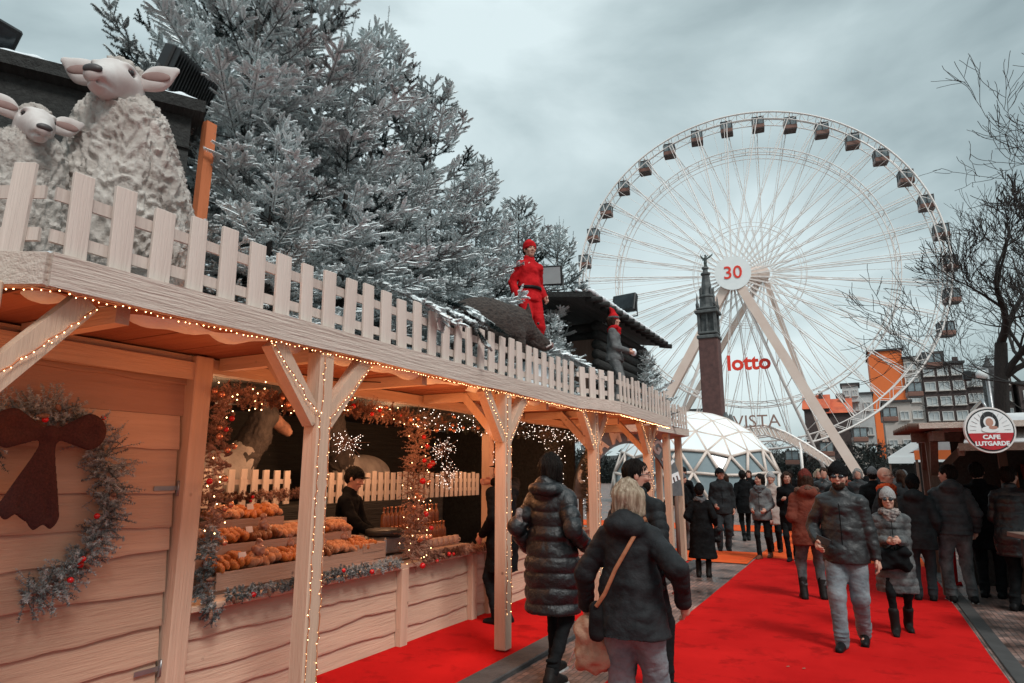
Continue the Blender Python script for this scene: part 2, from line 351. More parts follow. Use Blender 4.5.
for nm, a, mm in (('red_carpet', (-1.95, .90, -3, 14.2, .016), RED), ('orange_carpet', (-1.97, .9, 14.2, 26, .016), ORG), ('side_carpet', (-9, -1.99, 13.1, 15.0, .014), ORG), ('far_side_carpet', (-12, -1.99, 20.3, 22.6, .014), ORG), ('stall_carpet', (-4.10, -2.97, -3, 12.9, .020), RED)):
    tag(sheet(nm, *a, mm), kind='structure')
k = MB(); k.box((-2.83, 4.5, .02), (.24, 17, .05), bev=.008)
tag(k.build('kerb_strip', mat('dark_kerb_stone', (.075, .072, .07), rough=.6, c2=(.035, .035, .037), nscale=5, bump=.5)), kind='structure')
k = MB(); k.box((1.02, 5.6, .008), (.14, 17, .022), bev=.006)
tag(k.build('carpet_edge_strip', mat('dark_edge_strip', (.05, .048, .047), rough=.7, nscale=5)), kind='structure')
# ================================================================== boards with waney edges
def siding(name, x, y0, y1, z0, z1, rows, m, parent, face=1, seed=0, overlap=.02, normal='x', wav=.012):
    """horizontal boards lapping downwards; front of the wall at `x` facing +x (or at y, facing -y)"""
    rr = random.Random(seed); mb = MB(); N = 26
    zs = [z0 + (z1 - z0) * i / rows for i in range(rows + 1)]
    for i in range(1, rows): zs[i] += rr.uniform(-.028, .028)
    for r in range(rows):
        ph = rr.uniform(0, 50); tilt = rr.uniform(-.012, .012); P = []
        for j in range(N + 1):
            u = y0 + (y1 - y0) * j / N
            wv = (mnoise.noise(Vector((u * 1.6, ph, 0))) * 2.2 + mnoise.noise(Vector((u * 6, ph, 4))) * .8) * wav + tilt * (j / N - .5) * 2
            zb = zs[r] + (wv if r > 0 else 0) - .012; zt = zs[r + 1] + overlap
            o = rr.uniform(-.001, .001)
            for (dx, z) in ((.002, zb + .001), (.030 + o, zb), (.031 + o, zb + .012), (.008, zt)):
                P.append((x + dx * face, u, min(z, z1 + .002 * r))) if normal == 'x' else P.append((u, x - dx * face, min(z, z1 + .002 * r)))
        F = [(j * 4 + q, (j + 1) * 4 + q, (j + 1) * 4 + q + 1, j * 4 + q + 1) for j in range(N) for q in range(3)]
        mb.add(P, F)
    return mb.build(name, m, parent)
XC = -4.12
SZ = 2.46    # underside of the roof terrace
stall = empty('market_stall', (-4.12, 5, 0), label='long pale pink wooden market stall with a lit open counter under a fenced roof terrace', cat='market stall')
P0 = (0, 0, 0)
def chp(o):   # keep world placement while parenting to the stall's base
    o.location = (o.location[0] + 4.12, o.location[1] - 5, o.location[2]); return o
# closed wall at the left: door leaf boards + fixed boards
chp(siding('door', XC - .02, 1.52, 2.93, .02, 2.02, 9, M['wallw'], stall, seed=3))
chp(siding('wall', XC - .03, -.6, 1.48, 0, 2.44, 9, M['wallw'], stall, seed=5))
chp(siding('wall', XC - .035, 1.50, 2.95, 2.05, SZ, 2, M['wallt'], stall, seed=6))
dr = [o for o in stall.children if o.name.startswith('door')][0]
for z in (.42, 1.55):
    h = MB(); h.box((XC + .014, 2.86, z), (.006, .17, .028)); h.box((XC + .017, 2.95, z), (.012, .03, .10)); h.tube([(XC + .02, 2.948, z - .05), (XC + .02, 2.948, z + .05)], .008)
    h.build('hinge', M['metal'], dr)
def framepost(y, w_, z0, z1, dx=.06, name='frame_post'):
    p = MB(); p.box((XC + dx / 2 - .01, y, (z0 + z1) / 2), (dx + .06, w_, z1 - z0), bev=.006); return chp(p.build(name, M['woodz'], stall))
framepost(3.02, .14, 0, SZ); framepost(5.46, .11, 0, .73); framepost(6.78, .11, 0, .73); framepost(7.16, .10, 0, SZ - .1); framepost(10.7, .13, 0, SZ)
# header beam and small ledger
p = MB(); p.beam((XC - .03, -.6, 2.41), (XC - .03, 10.8, 2.41), .10, .10, seg=20, jit=.003); chp(p.build('header_beam', M['woody'], stall))
p = MB(); p.beam((XC + .05, -.6, 2.35), (XC + .05, 3.1, 2.35), .03, .12, seg=8, jit=.004); chp(p.build('ledger_board', M['woody'], stall))
# counter fronts + counter top
for a, b, s in ((3.09, 5.40, 11), (5.52, 6.72, 12), (6.84, 7.11, 13), (7.22, 10.6, 14)):
    chp(siding('counter_front', XC - .01, a, b, .0, .72, 4, M['woody'], stall, seed=s, wav=.016))
p = MB()
for a, b in ((3.10, 5.6), (5.602, 7.1), (7.22, 10.62)): p.box((XC - .10, (a + b) / 2, .745), (.34, b - a, .04), bev=.006)
chp(p.build('counter_top', M['woody'], stall))
# interior: back wall, ceiling, side wall, floor
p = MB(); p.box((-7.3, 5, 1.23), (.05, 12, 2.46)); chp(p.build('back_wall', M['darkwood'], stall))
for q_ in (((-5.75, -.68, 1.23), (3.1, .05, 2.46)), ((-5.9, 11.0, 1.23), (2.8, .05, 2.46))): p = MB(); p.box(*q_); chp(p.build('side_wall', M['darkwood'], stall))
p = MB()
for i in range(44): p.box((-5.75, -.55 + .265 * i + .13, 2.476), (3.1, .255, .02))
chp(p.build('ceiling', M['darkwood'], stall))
# ---- terrace: deck (soffit seen from below), polygon bends
FP = [(-5.6, .14, 2.60), (-3.06, 1.47, 2.60), (-3.06, 7.55, 2.60), (-2.76, 8.35, 2.585), (-2.76, 10.9, 2.555)]
p = MB(); R2 = random.Random(3)
y = .35
while y < 10.85:
    wd = .19; xo = -3.10 if 1.55 < y < 7.5 else (-3.10 - (1.55 - y) * 1.95 if y < 1.55 else (-3.1 + (y - 7.5) * .36 if y < 8.4 else -2.82))
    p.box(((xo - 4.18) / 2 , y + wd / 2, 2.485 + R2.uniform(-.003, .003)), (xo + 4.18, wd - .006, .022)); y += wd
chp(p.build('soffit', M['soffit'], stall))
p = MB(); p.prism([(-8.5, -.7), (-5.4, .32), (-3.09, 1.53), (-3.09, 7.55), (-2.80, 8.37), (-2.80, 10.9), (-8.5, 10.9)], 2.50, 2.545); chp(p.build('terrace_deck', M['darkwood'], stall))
for yy in (1.9, 3.2, 4.5, 5.76, 7.0, 8.2, 9.6): p = MB(); p.beam((-3.2, yy, 2.425), (-4.08, yy, 2.425), .07, .09); chp(p.build('joist', M['woodx'], stall))
for i in range(len(FP) - 1):
    a, b = np.array(FP[i]), np.array(FP[i + 1]); p = MB(); t = (b - a) / np.linalg.norm(b - a); ex = .02
    n = max(3, int(np.linalg.norm(b - a) / .25)); P = []; nrm = np.array([t[1], -t[0], 0])
    for j in range(n + 1):
        c = a + (b - a) * j / n; wob = .012 * mnoise.noise(Vector((j * .33, i * 9, 0))); wt = .006 * mnoise.noise(Vector((j * .5, i * 9, 5)))
        for (o, z) in ((.0, -.155 + wob), (.045, -.155 + wob), (.045, 0 + wt), (0, 0 + wt)): P.append(c + nrm * (o - .02) + np.array([0, 0, z]))
    F = [(j * 4 + q, (j + 1) * 4 + q, (j + 1) * 4 + (q + 1) % 4, j * 4 + (q + 1) % 4) for j in range(n) for q in range(4)] + [(3, 2, 1, 0), (n * 4, n * 4 + 1, n * 4 + 2, n * 4 + 3)]
    p.add(P, F); chp(p.build('fascia_board', M['fascia'], stall))
# ledge on top of fascia that carries the pickets
p = MB(); p.prism([(-5.62, .24), (-3.12, 1.55), (-3.12, 7.6), (-2.83, 8.4), (-2.83, 10.9), (-3.2, 10.9), (-3.2, 1.6), (-5.7, .34)], 2.547, 2.59); chp(p.build('ledge', M['fascia'], stall))
# ---- posts with braces (parts of the stall)
def post(y, x=-3.12, zt=2.44, br=True, back=True, w_=.125):
    o = MB(); o.box((x, y, zt / 2 + .015), (w_, w_, zt - .03), bev=.008); q = chp(o.build('post', M['woodz'], stall))
    if br:
        for s_ in (-1, 1):
            b_ = MB(); b_.beam((x, y + s_ * .045, 1.98), (x, y + s_ * .42, 2.44), w_ * .9, .085, up=(1, 0, 0)); c = b_.build('brace', M['woodz'], q)
    if back:
        b_ = MB(); b_.beam((x - .04, y, 1.98), (x - .46, y, 2.44), .085, .085, up=(0, 1, 0)); b_.build('brace', M['woodz'], q)
    return q
post(3.2); post(5.76); post(8.12, -3.06); post(10.35, -2.98, 2.40); post(1.27, -3.16)
# big brace at the left end, seen end-on under the corner
# ---- picket fences on the terrace edge
picket = None
def fence(name, a, b, z, n, hgt, label, wd=.105, lean=0.0):
    global picket
    a, b = np.array([*a, z]), np.array([*b, z]); t = (b - a) / np.linalg.norm(b - a); rz = math.atan2(t[1], t[0]); nrm = np.array([t[1], -t[0], 0])
    root = empty(name, a, rz, label=label, cat='picket fence', group='white picket fences along the roof terrace')
    Ln = np.linalg.norm(b - a); r_ = MB()
    for zz in ((.10, .30) if hgt > .3 else (.16,)): r_.beam((0, .012, zz), (Ln, .012, zz), .018, .06, seg=int(Ln * 3) + 1, jit=.002)
    r_.build('rail', M['picket'], root)
    for i in range(n):
        if picket is None:
            o = MB(); w2 = wd / 2; o.add([(-w2, -.012, 0), (w2, -.012, 0), (w2, .012, 0), (-w2, .012, 0), (-w2 * .98, -.012, hgt), (w2 * .96, -.012, hgt), (w2 * .96, .012, hgt), (-w2 * .98, .012, hgt)], [(3, 2, 1, 0), (4, 5, 6, 7), (0, 1, 5, 4), (1, 2, 6, 5), (2, 3, 7, 6), (3, 0, 4, 7)])
            picket = c = o.build('picket', M['picket'], root)
            bv = c.modifiers.new('b', 'BEVEL'); bv.width = .003; bv.segments = 1
        else: c = picket.copy(); COL.objects.link(c); c.parent = root
        R_ = random.Random(i * 7 + n); c.location = ((i + .5) * Ln / n, -.013, 0); c.rotation_euler = (R_.uniform(-.03, .03) + lean, R_.uniform(-.035, .035), 0); c.scale = (R_.uniform(.9, 1.1) * wd / .105, 1, R_.uniform(.93, 1.05) * hgt / .42)
    return root
fence('picket_fence', (-3.10, 1.48), (-3.10, 7.58), 2.592, 30, .42, 'long run of pale pickets in front of the big sheep and the firs')
fence('picket_fence', (-5.5, .22), (-3.13, 1.44), 2.592, 13, .42, 'short run of wide pickets at the far left in front of the lamb')
fence('picket_fence', (-3.07, 7.63), (-2.82, 8.33), 2.585, 4, .42, 'short run of widely spaced pickets below the small elf figure')
fence('picket_fence', (-2.80, 8.42), (-2.80, 10.85), 2.565, 14, .42, 'receding run of narrow pickets to the right of the elf figure', wd=.062)
# second stall beyond, its terrace lower and set back
st2 = empty('market_stall', (-3.2, 12.2, 0), label='farther wooden stall whose roof edge shows beside the geodesic dome', cat='market stall')
p = MB(); p.prism([(-3.0, 11.15), (-2.92, 13.1), (-3.6, 14.2), (-8, 14.2), (-8, 11.15)], 2.36, 2.50); p.build('roof', M['fascia'], st2).location = (3.2, -12.2, 0)
for xx, yy in ((-3.1, 12.0), (-3.15, 13.1), (-3.8, 14.0)):
    p = MB(); p.box((xx, yy, 1.18), (.12, .12, 2.36), bev=.006); p.build('post', M['woodz'], st2).location = (3.2, -12.2, 0)
q = siding('wall', -6.0, 11.2, 14.1, 0, 2.36, 9, M['woody'], st2, seed=31); q.location = (3.2, -12.2, 0)
fence('picket_fence', (-2.99, 11.18), (-2.93, 13.0), 2.503, 10, .42, 'far short run of pickets at the end of the roof terraces next to the dome', wd=.06)
# ================================================================== fairy lights
def lightstring(pts, label, step=.036, r=.0025, m='bulb', wire=True, group='strings of warm fairy lights', jit=.004, cat='fairy lights'):
    pts = [np.array(p, float) for p in pts]; o = np.mean(pts, 0)
    root = empty('light_string', pts[0], label=label, cat=cat, group=group); b = MB(); wr = []
    for i in range(len(pts) - 1):
        Ln = np.linalg.norm(pts[i + 1] - pts[i]); n = max(1, int(Ln / step))
        for j in range(n):
            c = pts[i] + (pts[i + 1] - pts[i]) * (j + .5) / n + np.array([random.gauss(0, jit) for _ in range(3)]) - pts[0]; wr.append(c)
            b.ball(c + np.array([0, 0, -.006]), r * random.uniform(.8, 1.25), 6, 4)
    q = b.build('bulbs', M[m], root); q['kind'] = 'stuff'
    w_ = MB(); w_.tube(wr, .0035, 4, False); w_.build('wire', M['copperwire'], root)
    return root
M['copperwire'] = mat('orange_wire_sheath', (.55, .16, .05), rough=.4, c2=(.4, .1, .03))
lightstring([(-5.3, .27, 2.44), (-3.045, 1.46, 2.432), (-3.035, 4.6, 2.428)], 'warm light string under the roof edge above the wreath and first post')
lightstring([(-3.035, 4.6, 2.428), (-3.035, 7.56, 2.428), (-2.74, 8.36, 2.41)], 'warm light string under the roof edge between second and third posts')
lightstring([(-2.74, 8.36, 2.41), (-2.74, 10.9, 2.385)], 'warm light string under the receding roof edge beside the dome', r=.004)
def postlights(y, x, desc, low=.35):
    a = x + .067; c = y - .067; s_ = .004
    lightstring([(a, y - .045, low), (a, y - .045, 2.0), (a - .01, y - .46, 2.42)], 'warm light string up the near edge of ' + desc, r=.0026)
    lightstring([(a, y + .045, low), (a, y + .045, 2.0), (a - .01, y + .46, 2.42)], 'warm light string up the far edge of ' + desc, r=.0026)
    lightstring([(a + .002, y - .035, 2.02), (a + .002, y - .035, 2.42)], 'short warm light string on the head of ' + desc, r=.0026)
    lightstring([(x + .035, y - .10, 2.0), (x + .03, y - .47, 2.44)], 'second warm light string along the near brace of ' + desc, r=.0026)
    lightstring([(x + .035, y + .10, 2.0), (x + .03, y + .47, 2.44)], 'second warm light string along the far brace of ' + desc, r=.0026)
postlights(3.2, -3.12, 'the post nearest the pastries'); postlights(5.76, -3.12, 'the post left of the puffer coat')
postlights(8.12, -3.06, 'the post behind the blonde woman'); postlights(10.35, -2.98, 'the post behind the bearded man', low=1.0)
postlights(1.27, -3.16, 'the corner post at the left edge', low=1.2)
# the light those strings give: added warm point lamps below the roof edge
def lamp(x, y, z, e, col=(1, .55, .28), r=.05):
    l = bpy.data.lights.new('warm_glow', 'POINT'); l.energy = e; l.color = col; l.shadow_soft_size = r; o = bpy.data.objects.new('warm_glow', l); COL.objects.link(o); o.location = (x, y, z); return o
for yy in (1.6, 2.6, 3.7, 4.7, 5.3, 6.3, 7.2, 8.5, 9.5, 10.4): lamp(-3.5, yy, 1.98, 4.5 if yy < 3 else 8.0, col=(1, .35, .10), r=.28)
for yy in (3.9, 5.3, 6.4, 8.8): lamp(-5.0, yy, 2.2, 28.0, col=(1, .5, .25), r=.1)  # added point lamps for the pendant light inside the stall
# ================================================================== needles, firs, garlands
def twigmesh(B, D, Ln, snow, per=48, nl=.024, nw=.005, core=.007, rg=None, nlj=.3, fwd=.28, ridge=True, cm=1.0):
    """needles round many twigs at once -> V, F(tri), snow attribute"""
    rg = rg or rng; n = len(B); B = np.repeat(B, per, 0); Dd = np.repeat(D, per, 0); LL = np.repeat(Ln, per)[:, None]; S = np.repeat(snow, per)
    t = rg.random((n * per, 1)) ** .9; base = B + Dd * LL * t
    rnd = rg.normal(size=(n * per, 3)); side = rnd - Dd * (rnd * Dd).sum(1, keepdims=True); side /= np.linalg.norm(side, axis=1, keepdims=True) + 1e-9
    nd_ = side + Dd * fwd; nd_ /= np.linalg.norm(nd_, axis=1, keepdims=True)
    ll = nl * (1 - nlj + 2 * nlj * rg.random((n * per, 1))) * (1 - .45 * t); wv = np.cross(nd_, rg.normal(size=(n * per, 3))); wv /= np.linalg.norm(wv, axis=1, keepdims=True) + 1e-9
    V = np.stack([base - wv * nw / 2, base + wv * nw / 2, base + nd_ * ll], 1).reshape(-1, 3); F = np.arange(len(V)).reshape(-1, 3)
    cl = np.array([mnoise.noise(Vector((p_[0] * 3.1, p_[1] * 3.1, p_[2] * 3.1 + 7))) for p_ in B[::per]]) * 1.5; snow = np.clip(snow * (1.08 + 1.5 * cl * cm), 0, 1.35); S = np.repeat(snow, per)
    up = nd_[:, 2]; s = np.clip(S * (.80 + .45 * up + .6 * rg.random(len(up))), 0, 1) ; sv = np.stack([s * .8, s * .8, np.clip(s * 1.15, 0, 1)], 1).ravel()
    # cores: three-sided spikes
    Bc = B[::per]; Dc = D; x = np.cross(Dc, [.13, .21, .97]); x /= np.linalg.norm(x, axis=1, keepdims=True) + 1e-9; y = np.cross(Dc, x)
    ring = [Bc + core * (x * cos(a) + y * sin(a)) for a in (0, 2.09, 4.19)]; tip = Bc + Dc * (Ln[:, None] * 1.02)
    Vc = np.stack(ring + [tip], 1).reshape(-1, 3); i0 = np.arange(n)[:, None] * 4
    Fc = np.concatenate([i0 + [0, 1, 3], i0 + [1, 2, 3], i0 + [2, 0, 3]]) + len(V)
    sc_ = np.repeat(snow * .45, 4)
    # frost lying along the top of the twig
    top = (snow > .45) & (np.abs(Dc[:, 2]) < .85) & ridge; Bt = Bc[top]; Dt = Dc[top]; Lt = Ln[top][:, None]; st = snow[top]
    sd = np.cross(Dt, [0, 0, 1.]); sd /= np.linalg.norm(sd, axis=1, keepdims=True) + 1e-9; u = np.cross(sd, Dt); hw = nl * .80
    rows = []
    for (f_, q) in ((.05, .5), (.35, 1.0), (.7, .85), (.98, .25)):
        jt = (rg.random((len(Bt), 1)) * .5 + .75) * q; c = Bt + Dt * Lt * f_
        rows += [c - sd * hw * jt + u * core * .6, c + u * (core + hw * .55 * jt), c + sd * hw * jt + u * core * .6]
    Vt = np.stack(rows, 1).reshape(-1, 3); j0 = np.arange(len(Bt))[:, None] * 12; Ft = []
    for a in range(3):
        for b in range(2):
            q = a * 3 + b; Ft += [j0 + [q, q + 1, q + 4], j0 + [q, q + 4, q + 3]]
    Ft = (np.concatenate(Ft) if len(Bt) else np.zeros((0, 3), int)) + len(V) + len(Vc); stt = np.repeat(np.clip(st * 1.1, 0, 1), 12)
    return np.concatenate([V, Vc, Vt]), np.concatenate([F, Fc, Ft]), np.concatenate([sv, sc_, stt])
def nrm(v): return v / (np.linalg.norm(v) + 1e-9)
def fir_data(h, r0, seed, per=46, nl=.026, nw=.0055, whorl=.18, dens=1.15, topbare=.25, snowy=1.0):
    rr = random.Random(seed); rg = np.random.default_rng(seed); B = []; D = []; Lg = []; S = []; wood_ = []
    z = .12; 
    def addt(b, d, l, s):
        B.append(b); D.append(nrm(d)); Lg.append(l); S.append(s)
    while z < h * .97:
        f = z / h; R = r0 * (1 - f) ** .6 * rr.uniform(.85, 1.12) + .12; nb = max(4, int((7 - 2.5 * f) * dens)); a0 = rr.uniform(0, 6.3)
        for i in range(nb):
            a = a0 + 2 * pi * i / nb + rr.uniform(-.3, .3); R1 = R * rr.uniform(.72, 1.15); el = radians(-4 + 52 * f ** 1.4 + rr.uniform(-9, 9))
            hd = np.array([cos(a), sin(a), 0]); p = np.array([0, 0, z]); path = [p]; st = .088; n = max(2, int(R1 / st))
            sn = snowy * max(.0, min(1, (1.75 - f * topbare * 3.6) * rr.uniform(.45, 1.15)))
            for j in range(n):
                q = j / n; e_ = el - .35 * q * (1 - f) + .55 * q * q + rr.uniform(-.06, .06)
                p = p + st * (hd * cos(e_) + np.array([0, 0, 1]) * sin(e_)); path.append(p)
                dd = hd * cos(e_) + np.array([0, 0, 1.]) * sin(e_); lat = np.array([-hd[1], hd[0], 0])
                if j < n * .18: continue
                tl = .235 * (1 - .5 * q) * (1 - .25 * f) + .05
                for s_ in (-1, 1):
                    if rr.random() < .12: continue
                    ang = radians(rr.uniform(38, 62)); d2 = dd * cos(ang) + lat * s_ * sin(ang) + np.array([0, 0, rr.uniform(-.12, .22)]); l2 = tl * rr.uniform(.75, 1.3)
                    addt(p, d2, l2, sn * rr.uniform(.6, 1.1))
                    if l2 > .15 and rr.random() < .8:
                        for s3 in (-1, 1):
                            d3 = nrm(d2) * .75 + np.cross(nrm(d2), [0, 0, 1.]) * s3 * .6 + np.array([0, 0, rr.uniform(-.05, .2)]); addt(p + nrm(d2) * l2 * rr.uniform(.35, .6), d3, l2 * .55, sn * rr.uniform(.6, 1.1))
                if f > .4 and q > .5 and rr.random() < .16: addt(p, np.array([rr.uniform(-.15, .15), rr.uniform(-.15, .15), 1.]), rr.uniform(.25, .5), .15)
                if rr.random() < .22: addt(p, dd * .4 + np.array([0, 0, 1.]) + lat * rr.uniform(-.4, .4), tl * rr.uniform(.5, 1.0), sn)
                addt(path[-2], p - path[-2], st * 1.15, sn)
            addt(p, p - path[-2], .12, sn); wood_.append((path, .011 * (1 - .5 * f)))
        z += whorl * rr.uniform(.8, 1.2) * (1 + .35 * f)
    for i in range(7):
        a = i * 2.2; addt(np.array([0, 0, h * (.93 + .012 * i)]), np.array([cos(a) * .45, sin(a) * .45, 1.1]), .26 - .02 * i, .3 * snowy)
    for k_ in range(4): addt(np.array([0, 0, h * .93 + k_ * .13]), np.array([.02, 0, 1.]), .15, .25)
    V, F, s = twigmesh(np.array(B), np.array(D), np.array(Lg), np.array(S), per=per, nl=nl, nw=nw, rg=rg); V[:, 2] = np.maximum(V[:, 2], .02)
    return V, F, s, wood_, h
FV = []
for i, (h, r0, per, nl, nw) in enumerate(((4.3, 1.3, 112, .027, .0075), (4.0, 1.35, 112, .027, .0075), (2.6, 1.1, 112, .026, .0072))):
    V, F, s, wd_, hh = fir_data(h, r0, 11 + i, per, nl, nw)
    o = np_mesh('crown', V, F, M['fir'], smooth=False, attr={'snow': s}); COL.objects.unlink(o)
    t = MB(); t.tube([(0, 0, 0), (0.01, 0, h * .4), (0, .01, h * .8), (0, 0, h)], [.055, .04, .02, .006], 8)
    for path, r_ in wd_: t.tube(path, [r_ * (1 - .6 * j / len(path)) for j in range(len(path))], 4, False)
    tr = t.build('trunk', M['bark']); COL.objects.unlink(tr)
    FV.append((o, tr, hh))
GRP = 'snow-dusted firs crowded on the roof terrace'
def fir(x, y, z, h, v, label, rz=None, wide=1.0, group=GRP, lean=0.0):
    c0, t0, hh = FV[v]; s = h / hh
    root = empty('fir_tree', (x, y, z), rz if rz is not None else random.uniform(0, 6.3), label=label, cat='fir tree', group=group)
    for src in (t0, c0):
        c = src.copy(); COL.objects.link(c); c.parent = root; c.scale = (s * wide, s * wide, s); c.rotation_euler = (lean, lean * .5, 0)
    return root
TZ = 2.55
for a in [(-4.75, 3.75, TZ, 4.3, 0, 'tall frosted fir right behind the orange post, nearest in the dense row'),
          (-5.6, 4.0, TZ, 5.6, 1, 'darker tallest fir rising above the barn roof behind the big sheep'),
          (-5.1, 4.75, TZ, 4.7, 1, 'fir with a bare forked leader touching the top edge of the picture'),
          (-5.2, 6.0, TZ, 4.75, 0, 'tall fir with upright spiky leaders in the middle of the roof row'),
          (-4.9, 6.9, TZ, 4.35, 1, 'fir with one thin bare tip standing alone against the sky'),
          (-4.8, 8.0, TZ, 3.7, 0, 'fir just left of the red-clad figure, lower than its neighbours'),
          (-4.75, 9.3, TZ, 3.55, 1, 'fir directly behind the red-clad figure'),
          (-4.7, 10.8, TZ, 3.6, 0, 'fir behind the dark hut roof, right of the red-clad figure'),
          (-4.25, 4.55, TZ, 2.5, 2, 'heavily frosted low fir against the pickets above the nearest full post'),
          (-4.5, 5.6, TZ, 2.4, 2, 'bushy low fir hanging over the pickets left of the dark boar'),
          (-4.55, 6.7, TZ, 2.1, 2, 'low fir with drooping white boughs behind the dark boar'),
          (-3.75, 8.35, TZ, 1.25, 2, 'small fir at the feet of the red-clad figure'),
          (-4.1, 3.55, TZ, 1.9, 2, 'dense low fir at the foot of the orange post'),
          (-3.45, 12.0, 2.5, 1.35, 2, 'small fir at the far end beyond the dark hut'),
          (-3.9, 13.2, 2.5, 1.7, 2, 'last small fir on the terraces, beside the monument column')]:
    fir(*a, wide=.72 if a[3] > 5 else 1.0)
# drooping boughs over the fence
def spray(name, pts_, label, cat, seed, tl=.16, snow=.95, nside=2, m='fir', per=60, nl=.032, nw=.008, dens=.035, group=None, parent=None, up=.15):
    rr = random.Random(seed); B = []; D = []; Lg = []; S = []
    for path in pts_:
        path = [np.array(p, float) for p in path]
        for i in range(len(path) - 1):
            L_ = np.linalg.norm(path[i + 1] - path[i]); d = (path[i + 1] - path[i]) / L_; lat = nrm(np.cross(d, [0, 0, 1.]) + 1e-4); n = max(1, int(L_ / dens))
            for j in range(n):
                p = path[i] + d * L_ * (j + rr.random()) / n
                for s_ in ((-1, 1) if nside == 2 else (rr.choice((-1, 1)),)):
                    B.append(p); D.append(nrm(d * .8 + lat * s_ * .75 + np.array([0, 0, rr.uniform(-.2, up * 2)]))); Lg.append(tl * rr.uniform(.6, 1.2)); S.append(snow * rr.uniform(.6, 1.1))
                B.append(p); D.append(d); Lg.append(dens * 1.4); S.append(snow)
    V, F, s = twigmesh(np.array(B), np.array(D), np.array(Lg), np.array(S), per=per, nl=nl, nw=nw)
    o = np_mesh(name, V, F, M[m], parent, smooth=False, attr={'snow': s}); return tag(o, label, cat, group) if parent is None else o
spray('fir_bough', [[(-3.9, 5.0, 3.35), (-3.5, 5.05, 3.25), (-3.1, 5.1, 3.05), (-2.98, 5.15, 2.82)], [(-3.9, 5.3, 3.45), (-3.4, 5.45, 3.3), (-3.05, 5.5, 3.05)], [(-3.8, 4.7, 3.2), (-3.4, 4.7, 3.1), (-3.05, 4.75, 2.95)], [(-3.9, 4.2, 3.3), (-3.5, 4.25, 3.25), (-3.02, 4.4, 3.0), (-2.98, 4.45, 2.88)]], 'drooping frosted boughs spilling over the pickets left of the boar', 'fir bough', 3)
spray('fir_bough', [[(-3.7, 7.0, 3.3), (-3.4, 7.5, 3.2), (-3.1, 7.9, 3.05), (-3.0, 8.1, 2.85)], [(-3.9, 5.9, 3.65), (-3.7, 6.4, 3.6), (-3.5, 6.9, 3.45)], [(-3.6, 7.4, 3.3), (-3.3, 7.9, 3.15), (-3.0, 8.2, 2.95)]], 'frosted boughs hanging over the pickets right of the boar', 'fir bough', 4)
# snow lying on the terrace
sb = SDF(); R_ = random.Random(9)
for i in range(46): yy = 1.6 + i * .135; sb.ell((-3.33 + R_.uniform(-.08, .08), yy, 2.56), (R_.uniform(.10, .2), R_.uniform(.12, .2), R_.uniform(.05, .14)), k=.06)
V, F = sb.mesh(.03); tag(np_mesh('snow_drift', V, F, M['snow']), kind='stuff', label='lumpy snow lying on the terrace behind the pickets', cat='snow')
# ---- garlands on the stall opening
def garland(path, rad, label, seed, m='garland', snow=.7, tl=.085, dens=.0042, baubles=(), lights=0, group='decorated garlands round the stall opening', per=40, nl=.022, nw=.006, name='garland', loc=None, cat='garland', bulbm='bulb', bow=None, cones=0):
    rr = random.Random(seed); path = [np.array(p, float) for p in path]; B = []; D = []; Lg = []; S = []; pts_ = []
    for i in range(len(path) - 1):
        L_ = np.linalg.norm(path[i + 1] - path[i]); d = (path[i + 1] - path[i]) / L_; n = int(L_ / dens)
        for j in range(n):
            c = path[i] + d * L_ * (j + rr.random()) / n; pts_.append(c); v = np.array([rr.gauss(0, 1) for _ in range(3)]); v -= d * (v @ d); v = nrm(v)
            clump = .65 + .7 * abs(mnoise.noise(Vector((c[0] * 4 + seed, c[1] * 4, c[2] * 4)))) * 1.6
            B.append(c + v * rad * .25 * rr.random()); D.append(nrm(v + d * rr.uniform(-.7, .7))); Lg.append(tl * rr.uniform(.6, 1.15) * clump * rad / .1 * .9); S.append(snow * rr.uniform(.2, 1.1))
    V, F, s = twigmesh(np.array(B), np.array(D), np.array(Lg), np.array(S), per=per, nl=nl, nw=nw, ridge=False, core=.004)
    root = empty(name, path[0], label=label, cat=cat, group=group); off = -path[0]
    np_mesh('foliage', V + off, F, M[m], root, smooth=False, attr={'snow': s})
    for (mt, cnt, r_) in baubles:
        for _ in range(cnt):
            c = rr.choice(pts_) + off; v = nrm(np.array([abs(rr.gauss(0, 1)) + .3, rr.gauss(0, .8), rr.gauss(0, .6)])); b = MB(); b.ball(c + v * rad * .85, r_ * rr.uniform(.8, 1.15), 12, 8); b.build('bauble', M[mt], root)
    for _ in range(cones):
        c = rr.choice(pts_) + off; v = nrm(np.array([abs(rr.gauss(0, 1)) + .3, rr.gauss(0, .8), rr.gauss(0, .6)])); b = MB(); c = c + v * rad * .8; q = nrm(np.array([rr.gauss(0, 1) for _ in range(3)]))
        for k_ in range(5): b.ball(c + q * .012 * (k_ - 2), .016 * (1 - abs(k_ - 1.5) * .22), 7, 4)
        b.build('pine_cone', M['cone'], root)
    if lights:
        b = MB()
        for _ in range(lights):
            c = rr.choice(pts_) + off; v = nrm(np.array([rr.gauss(0, 1) + .7, rr.gauss(0, 1), rr.gauss(0, 1)])); b.ball(c + v * rad * rr.uniform(.6, 1.1), .0045, 5, 4)
        q = b.build('fairy_lights', M[bulbm], root); q['kind'] = 'stuff'
    return root
M['redb'] = mat('red_bauble', (.62, .012, .016), rough=.22, c2=(.4, .006, .01)); M['goldb'] = mat('copper_bauble', (.72, .34, .2), rough=.25, metal=.7); M['cone'] = mat('pine_cone_scales', (.22, .12, .08), rough=.8, c2=(.1, .05, .03), nscale=40)
